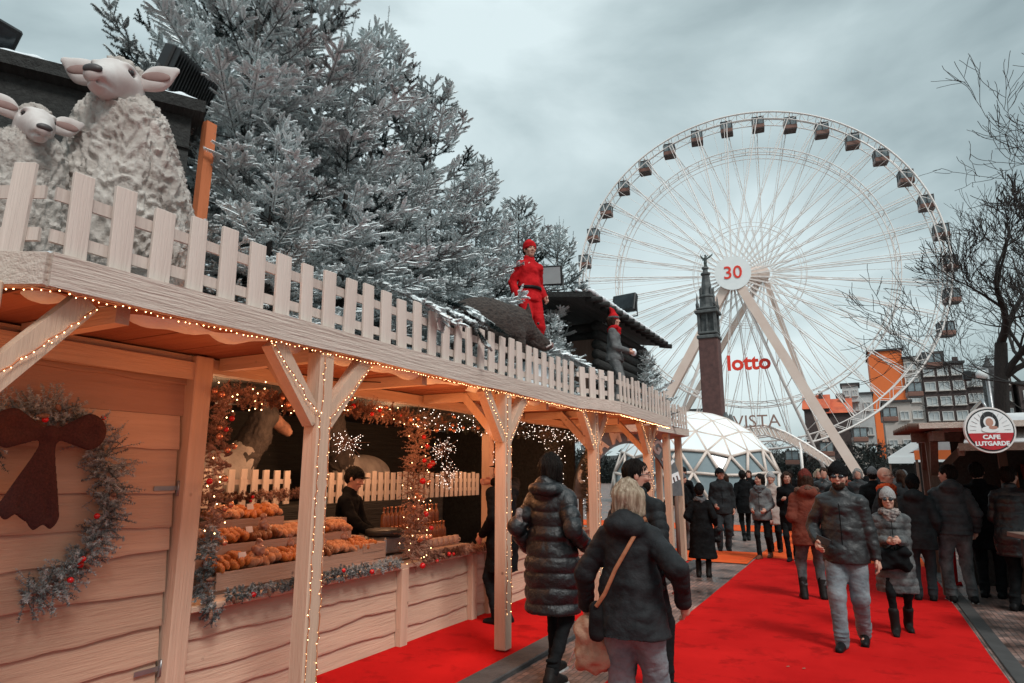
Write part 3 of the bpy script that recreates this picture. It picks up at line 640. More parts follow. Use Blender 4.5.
M['garl2'] = crownmat('warm_lit_garland', (.13, .055, .035), (.62, .40, .30)); M['flame'] = mat('red_velvet', (.65, .02, .02), rough=.6, sheen=.4)  # garland brown puts the warm lamplight into the needle colour
XG = XC + .06
garland([(XG, 3.16, 2.26), (XG + .01, 3.19, 2.0), (XG, 3.18, 1.6), (XG + .02, 3.2, 1.25)], .14, 'brownish cone-studded garland down the left side of the pastry opening', 1, 'garl2', .6, baubles=(('goldb', 9, .022), ('redb', 3, .02)), cones=14, lights=14)
garland([(XG + .02, 3.2, 1.28), (XG + .01, 3.16, .95), (XG + .03, 3.2, .74), (XG + .03, 3.3, .68)], .11, 'dark frosted fir garland at the lower left corner of the pastry counter', 2, 'wreathm', .75, cones=2)
garland([(XG + .0, 3.18, 2.22), (XG, 3.9, 2.22), (XG, 4.7, 2.23), (XG, 5.5, 2.20)], .12, 'brown garland along the header over the pastries', 3, 'garl2', .5, baubles=(('goldb', 16, .024), ('redb', 4, .022)), cones=18, lights=40)
garland([(XG, 5.5, 2.21), (XG, 6.3, 2.20), (XG, 7.1, 2.21)], .13, 'dark garland thick with lights over the glassware end of the counter', 4, 'garland', .35, baubles=(('goldb', 8, .024),), lights=80, bulbm='coolbulb', cones=8)
garland([(XG, 5.56, 2.2), (XG + .02, 5.62, 1.8), (XG, 5.56, 1.4), (XG + .03, 5.6, 1.05), (XG + .03, 5.5, .8)], .18, 'thick brown garland column with red poinsettias beside the vendor', 5, 'garl2', .85, baubles=(('redb', 9, .028), ('goldb', 8, .024)), cones=16, lights=40, tl=.12)
garland([(XG + .03, 3.35, .80), (XG + .05, 4.2, .80), (XG + .03, 5.35, .80)], .085, 'frosted garland lying along the pastry end of the counter', 6, 'wreathm', .9, baubles=(('redb', 4, .02),), cones=6)
garland([(XG + .03, 5.7, .80), (XG + .05, 6.3, .81), (XG + .03, 7.05, .80)], .085, 'pinkish frosted garland lying along the glassware end of the counter', 7, 'garl2', 1.2, baubles=(('redb', 3, .02),), cones=5)
garland([(XG - .9, 3.4, 1.46), (XG - .9, 4.3, 1.44), (XG - .9, 5.2, 1.46)], .07, 'thin reddish garland below the small white fence inside the stall', 8, 'garl2', .5, baubles=(('redb', 4, .02),), cones=4)
garland([(XG, 7.2, 2.22), (XG, 8.6, 2.22), (XG, 10.6, 2.22)], .12, 'dark light-speckled garland along the header beyond the second post', 9, 'garland', .2, lights=150, bulbm='coolbulb')
garland([(XG, 7.25, 2.25), (XG, 7.25, 1.5), (XG, 7.22, .9)], .12, 'garland column behind the person in the long puffer coat', 10, 'garl2', .6, lights=90, baubles=(('redb', 4, .026),), bulbm='coolbulb')
garland([(XG, 9.0, 2.25), (XG, 9.05, 1.6), (XG, 9.0, .9)], .2, 'dark garland column full of white pinprick lights behind the blonde woman', 12, 'garland', .15, lights=130, bulbm='coolbulb')
garland([(XG, 10.55, 2.25), (XG, 10.5, 1.5), (XG, 10.55, 1.0)], .17, 'last dark garland column with white pinprick lights near the arched sign', 13, 'garland', .15, lights=80, bulbm='coolbulb')
# twig clusters wrapped in tiny lights, hanging inside the stall
for (yy, xx, zz, lab) in ((5.05, -4.5, 1.95, 'small ball of warm light twigs hanging left of the garland column'), (6.75, -4.5, 1.93, 'larger spray of warm light twigs hanging over the glassware'), (7.0, -4.6, 1.60, 'lower spray of warm light twigs close above the inner fence')):
    root = empty('light_ball', (xx, yy, zz), label=lab, cat='light decoration', group='twig balls of tiny lights inside the stall'); b = MB(); tw = MB(); R_ = random.Random(int(yy * 10))
    for i in range(46):
        v = nrm(np.array([R_.gauss(0, 1) for _ in range(3)])); l = R_.uniform(.09, .22); tw.tube([(0, 0, 0), v * l], [.004, .0015], 4, False)
        for f_ in (.6, .95): b.ball(v * l * f_ + np.array([R_.gauss(0, .012) for _ in range(3)]), .0032, 5, 4)
    tw.build('twigs', M['cone'], root); q = b.build('fairy_lights', M['coolbulb'], root); q['kind'] = 'stuff'
# wreath on the door + bow
WC = np.array([XC + .07, 2.04, 1.50]); pth = []
for i in range(33):
    a = radians(-112 + 300 * i / 32); pth.append(WC + np.array([0, .44 * sin(a + pi / 2) * 1.0, -.50 * cos(a + pi / 2)]))
pth = [WC + np.array([.0, .42 * cos(radians(t_)), .50 * sin(radians(t_))]) for t_ in np.linspace(-88, 215, 36)]
garland(pth, .14, 'large frosted fir wreath with red berries hanging on the boarded door', 21, 'wreathm', .95, tl=.12, baubles=(('redb', 9, .016),), cones=7, name='wreath', cat='wreath', group=None, per=50, nl=.024, nw=.006, dens=.0032)
bw = SDF(); c = WC + np.array([.15, -.04, .36])
bw.ell(c, (.035, .035, .04), k=.015)
for s_ in (-1, 1):
    e_ = c + np.array([.01, s_ * .19, .02]); T_ = (.3, 1, 1)
    bw.cap(c + np.array([0, s_ * .03, 0]), e_, .028, .105, k=.02, sc_=T_); bw.ell(e_ + np.array([.03, s_ * .0, 0]), (.018, .05, .055), k=.02, sub=True)
    bw.cap(c + np.array([.035, s_ * .05, .0]), c + np.array([.035, s_ * .20, .02]), .004, .010, k=.02, sub=True)
for dy_, ln_ in ((.02, .44), (-.12, .38)):
    t_ = c + np.array([.005, dy_, -ln_]); bw.cap(c + np.array([0, 0, -.03]), t_, .025, .080, k=.012, sc_=(.25, 1, 1)); bw.cap(t_ + np.array([0, 0, -.11]), t_ + np.array([0, 0, -.04]), .07, .01, k=.01, sub=True); bw.cap(c + np.array([.02, dy_ * .3, -.1]), t_ + np.array([.02, .01, .0]), .003, .010, k=.015, sub=True)
V, F = bw.mesh(.008); tag(np_mesh('ribbon_bow', V, F, mat('burgundy_burlap', (.075, .018, .015), rough=.95, c2=(.035, .009, .008), nscale=90, bump=.8, bscale=160)), 'dark burgundy burlap bow at the top of the door wreath', 'bow')
# ================================================================== OBSERVATION WHEEL
M['wheelw'] = mat('wheel_white_steel', (.86, .83, .81), rough=.4, c2=(.84, .78, .74), nscale=.5); M['wheelp'] = mat('wheel_leg_cream', (.80, .66, .58), rough=.45, c2=(.72, .56, .48), nscale=.3)
M['gond'] = mat('gondola_shell', (.09, .07, .065), rough=.4, c2=(.05, .04, .04), nscale=1.0); M['gondfloor'] = mat('gondola_floor_copper', (.26, .12, .09), rough=.4, c2=(.15, .08, .06), nscale=1)
M['signred'] = mat('red_sign_paint', (.85, .05, .02), rough=.5, c2=(.75, .03, .015)); M['signwhite'] = mat('white_sign_face', (.86, .90, .90), rough=.4, c2=(.80, .85, .86), nscale=1.0)
WC_ = np.array([-12.185, 100.2, 31.01]); AZ = radians(7.86); WR = 26.0; NG = 35
wa = np.array([cos(AZ), sin(AZ), 0]); wn = np.array([sin(AZ), -cos(AZ), 0]); wz = np.array([0, 0, 1.])
DK = atY(733, 276, 97.6)
wheel = empty('observation_wheel', (WC_[0], WC_[1], 0), label='giant white observation wheel with red 30 on its hub and dark hanging gondolas', cat='ferris wheel')
wo = np.array([WC_[0], WC_[1], 0])
def wp(r, a, off=0.0): return WC_ - wo + wa * r * cos(a) + wz * r * sin(a) + wn * off
HW = 1.15
rim = MB()
for off in (-HW, HW):
    for rr_, th in ((WR, .14), (WR - 1.1, .08)):
        rim.tube([wp(rr_, 2 * pi * i / 140, off) for i in range(141)], th, 5, False)
for i in range(NG * 4):
    a = 2 * pi * i / (NG * 4); b = 2 * pi * (i + 1) / (NG * 4)
    rim.tube([wp(WR, a, -HW), wp(WR, a, HW)], .05, 4, False)
    for off in (-HW, HW): rim.tube([wp(WR if i % 2 else WR - 1.1, a, off), wp(WR - 1.1 if i % 2 else WR, b, off)], .045, 4, False)
rim.build('rim', M['wheelw'], wheel)
ring = MB()
for rr_ in (WR * .77, WR * .31):
    fr = 1.0 if rr_ > 12 else .55
    for off in (-HW * (1 if rr_ > 12 else .8), HW * (1 if rr_ > 12 else .8)):
        ring.tube([wp(rr_, 2 * pi * i / 70, off) for i in range(71)], .075 * fr, 5, False); ring.tube([wp(rr_ - .7, 2 * pi * i / 70, off) for i in range(71)], .06 * fr, 5, False)
    for i in range(NG * 2 if fr == 1 else 0): ring.tube([wp(rr_, pi * i / NG, -HW), wp(rr_, pi * i / NG, HW)], .05, 4, False); ring.tube([wp(rr_ - (.7 if i % 2 else 0), pi * i / NG, HW), wp(rr_ - (0 if i % 2 else .7), pi * (i + 1) / NG, HW)], .04, 4, False)
ring.build('inner_ring', M['wheelw'], wheel)
hubf = DK - wo; hubb = 2 * (WC_ - wo) - hubf
T0 = radians(1.0)
for i in range(NG):
    a = T0 + 2 * pi * i / NG; s = MB()
    for hub_, off, th in ((hubf, HW, .10), (hubb, -HW, .08)):
        h0 = hub_ + (wa * cos(a) + wz * sin(a)) * 1.3; e0 = wp(WR - 1.1, a, off)
        s.tube([h0, e0], th * .72, 4, False)
        # lattice spoke: second chord and ties
        lat = (-wa * sin(a) + wz * cos(a)) * .42
        s.tube([h0 + lat * .3, e0 + lat], th * .42, 4, False)
        for k in range(11):
            f0 = k / 11; f1 = (k + 1) / 11; p0 = h0 + (e0 - h0) * f0; p1 = h0 + (e0 - h0) * f1
            s.tube([p0 + (lat * (.3 + .7 * f0) if k % 2 else 0), p1 + (0 if k % 2 else lat * (.3 + .7 * f1))], .022, 3, False)
    s.tube([wp(1.2, a + pi / NG, HW * .4), wp(WR - 1.1, a + pi / NG, HW)], .03, 3, False)
    s.build('spoke', M['wheelw'], wheel)
hb = MB(); hb.tube([hubb, hubf - wn * .3], 1.25, 24); hb.build('hub', M['wheelp'], wheel)
hubf = hubf + wn * 1.6
dk = MB(); dk.tube([hubf - wn * .25, hubf], 2.55, 48); dk.sm = [False] * len(dk.sm); disk = dk.build('hub_disc', M['signwhite'], wheel)
def text(body, name, size, loc, xdir, up, m, parent=None, ext=.01, origin=None, font_w=1.0, align='CENTER', bold=0.0):
    cu = bpy.data.curves.new(name, 'FONT'); cu.body = body; cu.size = size; cu.align_x = align; cu.align_y = 'CENTER'; cu.extrude = ext; cu.offset = bold; cu.resolution_u = 3
    o = bpy.data.objects.new(name, cu); COL.objects.link(o)
    x = nrm(np.array(xdir, float)); u = nrm(np.array(up, float)); n = np.cross(x, u)
    from mathutils import Matrix
    bpy.context.view_layer.update(); dg = bpy.context.evaluated_depsgraph_get(); me = bpy.data.meshes.new_from_object(o.evaluated_get(dg)); bpy.data.objects.remove(o)
    mw = Matrix(((x[0] * font_w, u[0], n[0], loc[0]), (x[1] * font_w, u[1], n[1], loc[1]), (x[2] * font_w, u[2], n[2], loc[2]), (0, 0, 0, 1)))
    me.transform(mw); me.materials.clear(); me.materials.append(m); o = link(name, me, parent); return o
text('30', 'number', 2.7, hubf + wn * .05, wa, wz, M['signred'], disk, ext=.03, bold=.02)
text('lotto', 'lettering', 3.0, atY(748.5, 363, 97.2) - wo, wa, wz, M['signred'], wheel, ext=.12, bold=.09, font_w=1.0)
gbase = None
for i in range(NG):
    a = T0 + 2 * pi * i / NG; c = wp(WR, a)
    if gbase is None:
        b = MB(); b.mi = 0
        # shell: roof, floor tub, corner posts, windows between
        b.box((0, 0, -.62), (1.75, 1.7, .14), bev=.05); b.box((0, 0, -2.52), (1.75, 1.7, .12))
        for sx_ in (-1, 1):
            for sy_ in (-1, 1): b.box((sx_ * .84, sy_ * .80, -1.5), (.10, .10, 1.9))
        b.box((0, .8, -1.5), (.1, .08, 1.9)); b.box((0, -.8, -1.5), (.1, .08, 1.9)); b.box((-.84, 0, -1.5), (.08, .5, 1.9))
        gbase = b.build('gondola', M['gond'], wheel)
        t = MB(); t.box((0, 0, -2.18), (1.84, 1.78, .62), bev=.06); t.build('tub', M['gondfloor'], gbase)
        g2 = MB(); g2.box((0, 0, -1.25), (1.62, 1.56, 1.1)); g2.build('window', mat('gondola_glass', (.10, .14, .16), rough=.1, c2=(.3, .36, .38), nscale=1.2), gbase)
        h_ = MB(); h_.tube([(0, -1.1, 0), (0, 1.1, 0)], .08, 6); h_.tube([(0, -.6, 0), (0, -.6, -.6)], .06, 5); h_.tube([(0, .6, 0), (0, .6, -.6)], .06, 5); h_.build('hanger', M['wheelw'], gbase)
        r_ = gbase
    else:
        r_ = copy_tree(gbase, wheel)
    r_.location = c; r_.rotation_euler = (0, 0, AZ + radians(random.uniform(-4, 4)))
lg = []
apf = hubf - wn * .1; apb = hubb
for ap, px1, yy, th in ((hubf - wn * .9, (866, 486), 96.0, .62), (hubf - wn * .9, (622, 486), 96.0, .62), (hubb, (842, 486), 106, .38), (hubb, (645, 486), 106, .38)):
    b = MB(); e_ = atY(*px1, yy) - wo; e_[2] = 0; b.beam(ap, e_, th * 2, th * 1.7, up=(0, 1, 0)); b.build('leg', M['wheelp'], wheel)
    if th > .5:
        b2 = MB(); e2 = e_ + np.array([(-1 if px1[0] > 733 else 1) * 4.0, 3.5, 0]); b2.tube([ap, e2], .22, 8)
        for k in range(9): b2.tube([ap + (e_ - ap) * (k + 1) / 10, ap + (e2 - ap) * (k + 1.6) / 10], .07, 4)
        b2.build('leg_brace', M['wheelw'], wheel)
# boarding platform arch with VISTA lettering, below the wheel
def at60(x, y): return atY(x, y, 60)
M['vista'] = mat('brownish_pink_letters', (.38, .24, .20), rough=.5)
pl = empty('boarding_canopy', at60(765, 470), label='curved white and pink lattice canopy below the wheel carrying the VISTA lettering', cat='canopy'); plo = at60(765, 470)
arc = [at60(x, y) - plo for x, y in ((722, 434), (745, 427), (765, 425), (785, 432), (805, 443), (822, 454), (842, 468))]
low = [p - np.array([0, 0, .95 - .06 * i]) for i, p in enumerate(arc)]
b = MB()
for P_ in (arc, low):
    for dy in (0, 2.4): b.tube([p + np.array([0, dy, 0]) for p in P_], .10, 5)
b.build('truss', M['wheelw'], pl)
b = MB()
for i in range(len(arc) - 1):
    for k in range(4):
        f0 = k / 4; p0 = arc[i] + (arc[i + 1] - arc[i]) * f0; q0 = low[i] + (low[i + 1] - low[i]) * (f0 + .25)
        b.beam(p0, q0 + np.array([0, .0, 0]), .12, .22, up=(0, 1, 0)); b.beam(p0 + np.array([0, 2.4, 0]), q0 + np.array([0, 2.4, 0]), .12, .12, up=(0, 1, 0))
b.build('slats', M['wheelp'], pl)['kind'] = 'stuff'
b = MB()
for x, y in ((733, 432), (800, 442), (838, 466)): p = at60(x, y) - plo; b.tube([p, (p[0], p[1], -plo[2])], .12, 8)
b.build('column', M['wheelw'], pl)
text('VISTA', 'lettering', 1.5, at60(757, 422) - plo + np.array([0, -.35, 0]), (1, 0, 0), (0, 0, 1), M['vista'], pl, ext=.05, bold=.0)
# ================================================================== MONUMENT COLUMN
TY = 55.0; tb = np.array([-10.15, TY, 0])
M['tbrick'] = mat('monument_brick', (.13, .062, .055), rough=.85, c2=(.09, .045, .042), nscale=3, dirt=((.05, .035, .035), 1.2, .6)); M['tstone'] = mat('monument_grey_stone', (.13, .14, .14), rough=.85, c2=(.06, .065, .067), nscale=2.2); M['bronze'] = mat('dark_bronze', (.045, .05, .05), rough=.5, metal=.4, c2=(.09, .12, .11), nscale=4)
mon = empty('monument_column', tb, label='slender dark brick monument column with a stone belfry and winged bronze figure on top', cat='monument')
b = MB(); b.box((0, 0, 6.4), (1.55, 1.55, 12.8), bev=.06); b.build('shaft', M['tbrick'], mon)
b = MB()
for z, wd_, hh in ((12.75, 1.75, .3), (13.1, 1.6, .2), (14.9, 1.9, .26), (15.2, 1.65, .2)): b.box((0, 0, z), (wd_, wd_, hh), bev=.05)
for sx_ in (-1, 1):
    for sy_ in (-1, 1):
        b.box((sx_ * .66, sy_ * .66, 14.0), (.22, .22, 1.7)); b.lathe([(.13, 0), (.15, .3), (.09, .4), (.06, .9), (.015, 1.15)], (sx_ * .7, sy_ * .7, 15.3), 8)
b.box((0, 0, 14.0), (1.0, 1.0, 1.7)); b.box((0, -.6, 14.0), (.14, .14, 1.5)); b.box((.6, 0, 14), (.14, .14, 1.5))
b.build('belfry', M['tstone'], mon)
b = MB(); b.lathe([(.72, 15.3), (.62, 15.6), (.60, 16.2), (.66, 16.25), (.66, 16.35), (.50, 16.5), (.40, 17.4), (.30, 18.2), (.40, 18.25), (.42, 18.4), (.22, 18.5), (.20, 18.75), (.3, 18.8), (.28, 18.95)], (0, 0, 0), 8, False)
for k in range(8): b.box((.56 * cos(k * pi / 4), .56 * sin(k * pi / 4), 16.7), (.10, .10, .8), rz=k * pi / 4)
b.build('spire', M['tstone'], mon)
s_ = SDF(); s_.cap((0, 0, 18.95), (.04, 0, 19.35), .09, .12, k=.08); s_.cap((.04, 0, 19.35), (.06, 0, 19.75), .13, .12, k=.08); s_.ell((.07, -.02, 19.98), (.085, .085, .11), k=.04); s_.cap((.06, 0, 19.72), (.30, -.05, 20.0), .05, .03, k=.04); s_.cap((.06, 0, 19.72), (-.2, -.05, 19.55), .05, .03, k=.04)
for sx_, q in ((1, .62), (-1, .35)): s_.cap((.04 * sx_, .08, 19.65), (q * sx_, .18, 20.0), .10, .03, k=.06, sc_=(1, .4, 1)); s_.cap((q * sx_ * .6, .14, 19.85), (q * sx_ * 1.15, .2, 20.22), .07, .02, k=.05, sc_=(1, .4, 1))
s_.cap((.04, 0, 19.3), (.16, 0, 19.0), .08, .06, k=.05)
V, F = s_.mesh(.035); np_mesh('statue', V, F, M['bronze'], mon)
b = MB()   # plinth with niche stones
for z, wd_, hh in ((.5, 5, 1), (1.6, 4, 1.4), (3.2, 3.2, 2), (4.7, 2.6, 1.2)): b.box((0, 0, z), (wd_, wd_, hh), bev=.1)
for sx_ in (-1, 1):
    for sy_ in (-1, 1): b.lathe([(.5, 0), (.5, .6), (.3, .8), (.4, 1.3), (.28, 1.7), (.1, 2.2)], (sx_ * 1.1, sy_ * 1.1, 4.2), 8)
b.build('plinth', M['tstone'], mon)
# ================================================================== GEODESIC DOME
DB = np.array([atY(694, 470, 40)[0], 40, 0]); DR = 4.95
import bmesh
bm = bmesh.new(); bmesh.ops.create_icosphere(bm, subdivisions=3, radius=DR)
dome = empty('geodesic_dome', DB, label='clear geodesic dome with a white covered top and cream struts', cat='dome')
M['domecl'] = mat('clear_dome_film', (.26, .32, .34), rough=.15, c2=(.17, .22, .24), nscale=.5); M['domewh'] = mat('white_dome_cover', (.84, .89, .90), rough=.6, c2=(.76, .82, .84), nscale=.7); M['strut'] = mat('cream_dome_strut', (.72, .60, .53), rough=.5, c2=(.6, .5, .44))
st = MB(); Vt = []; Ft = []; Vc = []; Fc = []
zc = .3
from mathutils import Matrix
bm.transform(Matrix.Rotation(radians(20), 4, 'Z'))
for e_ in bm.edges:
    a, c = e_.verts[0].co, e_.verts[1].co
    if (a.z + c.z) / 2 > -.2: st.tube([(a.x, a.y, max(a.z + zc, 0)), (c.x, c.y, max(c.z + zc, 0))], .085, 6)
st.build('strut', M['strut'], dome)['kind'] = 'stuff'
wv = MB(); gl = MB()
for f_ in bm.faces:
    c = f_.calc_center_median(); tgt = wv if c.z > DR * .52 else gl
    if c.z > -.3: tgt.add([(v.co.x * (1.012 if tgt is wv else .985), v.co.y * (1.012 if tgt is wv else .985), v.co.z * (1.012 if tgt is wv else .985) + zc) for v in f_.verts], [(0, 1, 2)])
wv.build('cover', M['domewh'], dome); gl.build('clear_panels', M['domecl'], dome); bm.free()
# ================================================================== FAR BUILDINGS, HILL
hm = mat('far_hill_ground', (.05, .052, .05), rough=1, c2=(.028, .03, .03), nscale=.2)
V = []; n = 40
for j in range(3):
    for i in range(n + 1):
        x = -160 + 320 * i / n; V.append((x, 126 + j * 30 - (6 if j == 0 else 0), -.5 + (0, 5.5, 7)[j] + mnoise.noise(Vector((x * .03, j, 0))) * 2 * (j > 0)))
F = [(j * (n + 1) + i, j * (n + 1) + i + 1, (j + 1) * (n + 1) + i + 1, (j + 1) * (n + 1) + i) for j in range(2) for i in range(n)]
tag(np_mesh('hill', np.array(V, float), np.array(F), hm), kind='structure')
M['bk'] = mat('dark_brown_brick', (.085, .060, .055), rough=.85, c2=(.06, .042, .04), nscale=2); M['or'] = mat('bright_orange_wall', (.85, .20, .05), rough=.7, c2=(.80, .17, .04), nscale=.15); M['cream'] = mat('cream_render', (.55, .50, .46), rough=.8, c2=(.45, .40, .37), nscale=.4); M['whiter'] = mat('white_render', (.62, .64, .64), rough=.7, c2=(.5, .52, .52), nscale=.4)
M['roofdk'] = mat('dark_roof', (.06, .06, .062), rough=.8); M['redroof'] = mat('orange_red_roof', (.62, .13, .05), rough=.8, c2=(.4, .08, .04), nscale=.6); M['pane'] = mat('window_pane', (.30, .34, .36), rough=.15, c2=(.55, .58, .58), nscale=.35); M['frame'] = mat('window_frame_white', (.66, .66, .64), rough=.5)
def building(x0, x1, y, z1, dep, wall, floors, cols, label, z0=0.0, win=(1.6, 1.5), roof='roofdk', cat='building', extra=None, side='right', name='apartment_building', panes=2, wz0=None, rot=0.0):
    root = empty(name, ((x0 + x1) / 2, y, z0), rot, label=label, cat=cat); wd_ = x1 - x0; h = z1 - z0
    b = MB(); b.box((0, dep / 2, h / 2), (wd_, dep, h)); b.build('wall', M[wall], root)
    b = MB(); b.box((0, dep / 2, h + .2), (wd_ + .6, dep + .6, .4)); b.build('roof', M[roof], root)
    if floors:
        fh = (h - (wz0 or 0)) / floors; proto = None
        for i in range(floors):
            for j in range(cols):
                c = (-wd_ / 2 + wd_ * (j + .5) / cols, -.04, (wz0 or 0) + fh * (i + .52))
                if proto is None:
                    b = MB(); w2, h2 = win
                    for sx_ in (-1, 1): b.box((sx_ * w2 / 2, 0, 0), (.14, .16, h2 + .14))
                    for sz_ in (-1, 1): b.box((0, 0, sz_ * h2 / 2), (w2 - .14, .16, .14))
                    for k in range(1, panes): b.box((-w2 / 2 + w2 * k / panes, 0, 0), (.10, .12, h2 - .14))
                    proto = r = b.build('window', M['frame'], root); q = MB(); q.box((0, .03, 0), (w2 - .14, .04, h2 - .14)); q.build('pane', M['pane'], proto)
                    s2 = MB(); s2.box((0, -.12, -h2 / 2 - .16), (w2 + .3, .3, .14)); s2.build('sill', M['cream'], proto)
                else: r = copy_tree(proto, root)
                r.location = c
    return root
ob = building(3.7, 9.6, 150, 25.9, 14, 'or', 0, 0, 'tall windowless bright orange block left of the dark brick apartments')
b = MB()
for x, h in ((-1.8, 2.2), (.6, 3.0), (2.2, 2.6), (2.6, 1.8)): b.tube([(x, 3, 26), (x, 3, 26 + h)], .07, 5)
b.build('antenna', M['roofdk'], ob)
building(9.7, 12.4, 149.5, 24.0, 12, 'cream', 5, 1, 'narrow pale balcony tower between orange block and dark brick apartments', z0=8)
b = building(12.5, 19.4, 149, 22.4, 14, 'bk', 5, 3, 'dark brown brick apartment block with rows of pale windows right of the orange block', win=(1.7, 1.6), wz0=8)
p = MB(); p.box((-1.2, 5, 16.9 + 7), (4.0, 6, 2.8)); p.build('penthouse', M['roofdk'], b)
p = MB(); p.box((2.6, 3, 24.2 - 1), (.9, .9, 1.6)); p.build('chimney', M['bk'], b)
building(19.5, 26.8, 151, 20.3, 14, 'bk', 4, 2, 'lower wing of dark brick apartments partly behind the bare street tree', win=(2.9, 1.6), panes=4, wz0=8)
building(-2.6, 3.4, 142, 16.5, 10, 'whiter', 2, 3, 'low white flat-roofed house left of the orange block', z0=7, win=(1.1, 1.4)); building(-1.6, 1.2, 140, 18.2, 6, 'whiter', 1, 2, 'small white upper storey rising above the low white house', z0=15, win=(.8, 1.0))
for (x0, x1, z1, lab) in ((-8.2, -4.0, 13.3, 'house with a steep orange-red gable roof behind the wheel leg'), (-4.2, -.4, 12.4, 'house with a lower orange-red roof beside the white house')):
    root = empty('gabled_house', ((x0 + x1) / 2, 133, 0), label=lab, cat='house'); hw = (x1 - x0) / 2
    b = MB(); b.box((0, 4, z1 / 2), (2 * hw, 8, z1)); b.build('wall', M['bk'], root)
    b = MB(); b.add([(-hw - .3, -.4, z1), (hw + .3, -.4, z1), (hw + .3, 8.4, z1), (-hw - .3, 8.4, z1), (-hw - .3, 4, z1 + 3), (hw + .3, 4, z1 + 3)], [(0, 1, 5, 4), (2, 3, 4, 5), (0, 4, 3), (1, 2, 5), (0, 3, 2, 1)]); b.build('roof', M['redroof'], root)
    b = MB(); b.box((hw * .4, 3, z1 + 2.6), (.7, .7, 2)); b.build('chimney', M['bk'], root)
building(4.5, 8.6, 128, 13.4, 8, 'cream', 2, 2, 'small pale house with white window bays below the orange block', win=(1.2, 1.3), wz0=4); building(-.6, 1.6, 122, 8.6, 6, 'cream', 2, 1, 'narrow pale kiosk tower standing behind the right wheel leg', win=(1.3, 1.4)); building(-38, -28, 150, 15.5, 10, 'whiter', 3, 5, 'pale block far left behind the monument column', win=(1.2, 1.4)); building(27.5, 44, 150, 18, 12, 'bk', 4, 5, 'dark brick block at the far right edge behind the cafe stall', win=(2, 1.5))
# small church-like turret at the far right
root = empty('stone_turret', atY(1003, 470, 60) * [1, 1, 0], label='small domed stone turret rising behind the round cafe sign', cat='turret'); b = MB()
b.lathe([(1.1, 0), (1.1, 6.4), (1.3, 6.5), (1.3, 6.8), (1.0, 6.9), (1.0, 9.2), (1.25, 9.3), (1.25, 9.6)], (0, 0, 0), 8, False); b.build('drum', M['tstone'], root); b = MB(); b.lathe([(1.2, 9.6), (.9, 10.2), (.4, 10.6), (.1, 11.2)], (0, 0, 0), 8); b.build('cap', M['roofdk'], root); root.scale = (.5, .5, .93)
# ================================================================== BARE TREES
def baretree(x, y, h, seed, label, r0=.2, spread=.8, depth=6, z=0, fork=.45, twig=1, lean=(0, 0), group='bare winter street trees', minr=.007, rz=0.0, first=(.42, .58), ratio=(.62, .82)):
    rr = random.Random(seed); root = empty('bare_tree', (x, y, z), rz, label=label, cat='bare tree', group=group); T = MB(); C = MB()
    def grow(p, d, ln, r, lv):
        n = 5; path = [p]; rs = [r]
        for i in range(n):
            w0 = .035 if lv == 0 else .14; d = nrm(d + np.array([rr.gauss(0, w0), rr.gauss(0, w0), rr.gauss(0, w0 * .7) + (.05 if lv > 1 else 0)])); p = p + d * ln / n; path.append(p); rs.append(max(r * (1 - .45 * (i + 1) / n), minr))
        (T if lv == 0 else C).tube(path, rs, 8 if lv < 2 else (5 if lv < 4 else 3), False)
        if lv >= depth: return
        k = rr.choice((3, 3, 4)) if lv else 5
        for i in range(k):
            an = rr.uniform(.3, .85) * spread; ax = nrm(np.cross(d, np.array([rr.gauss(0, 1), rr.gauss(0, 1), rr.gauss(0, .6)]))); d2 = nrm(d * cos(an) + ax * sin(an))
            grow(path[-1] if i < 2 else path[rr.randint(2, 4)], d2, ln * rr.uniform(*ratio) if lv else ln * rr.uniform(*first), rs[-1] * rr.uniform(.6, .8), lv + 1)
    grow(np.array([0, 0, 0.]), nrm(np.array([lean[0], lean[1], 1.])), h * fork, r0, 0)
    T.build('trunk', M['bark'], root); C.build('crown', M['bark'], root); return root
baretree(3.30, 22, 13.0, 23, 'large bare street tree whose dark branches cross the right rim of the wheel', r0=.27, spread=.80, depth=6, fork=.40, minr=.010, lean=(.0, 0), rz=.4, first=(.34, .44), ratio=(.62, .76))
baretree(4.0, 15.5, 11.0, 8, 'bare tree at the right edge, nearer, its branches entering from the side', r0=.18, spread=1.0, depth=6, fork=.40, lean=(.04, 0))
baretree(6.5, 30, 12, 12, 'bare tree farther off behind the round cafe sign', r0=.2, spread=.9, depth=6)
BG = 'bare trees and bushes on the far slope'
R_ = random.Random(44); i = 0
for x in np.linspace(-46, 12, 19):
    i += 1; baretree(x + R_.uniform(-1, 1), 112 + R_.uniform(-4, 14), R_.uniform(9, 13) * (1.0 if x < -3 else .85), 100 + i, 'small leafless dark tree on the far slope under the buildings', r0=.2, spread=1.0, depth=4, group=BG, fork=.32, minr=.03)
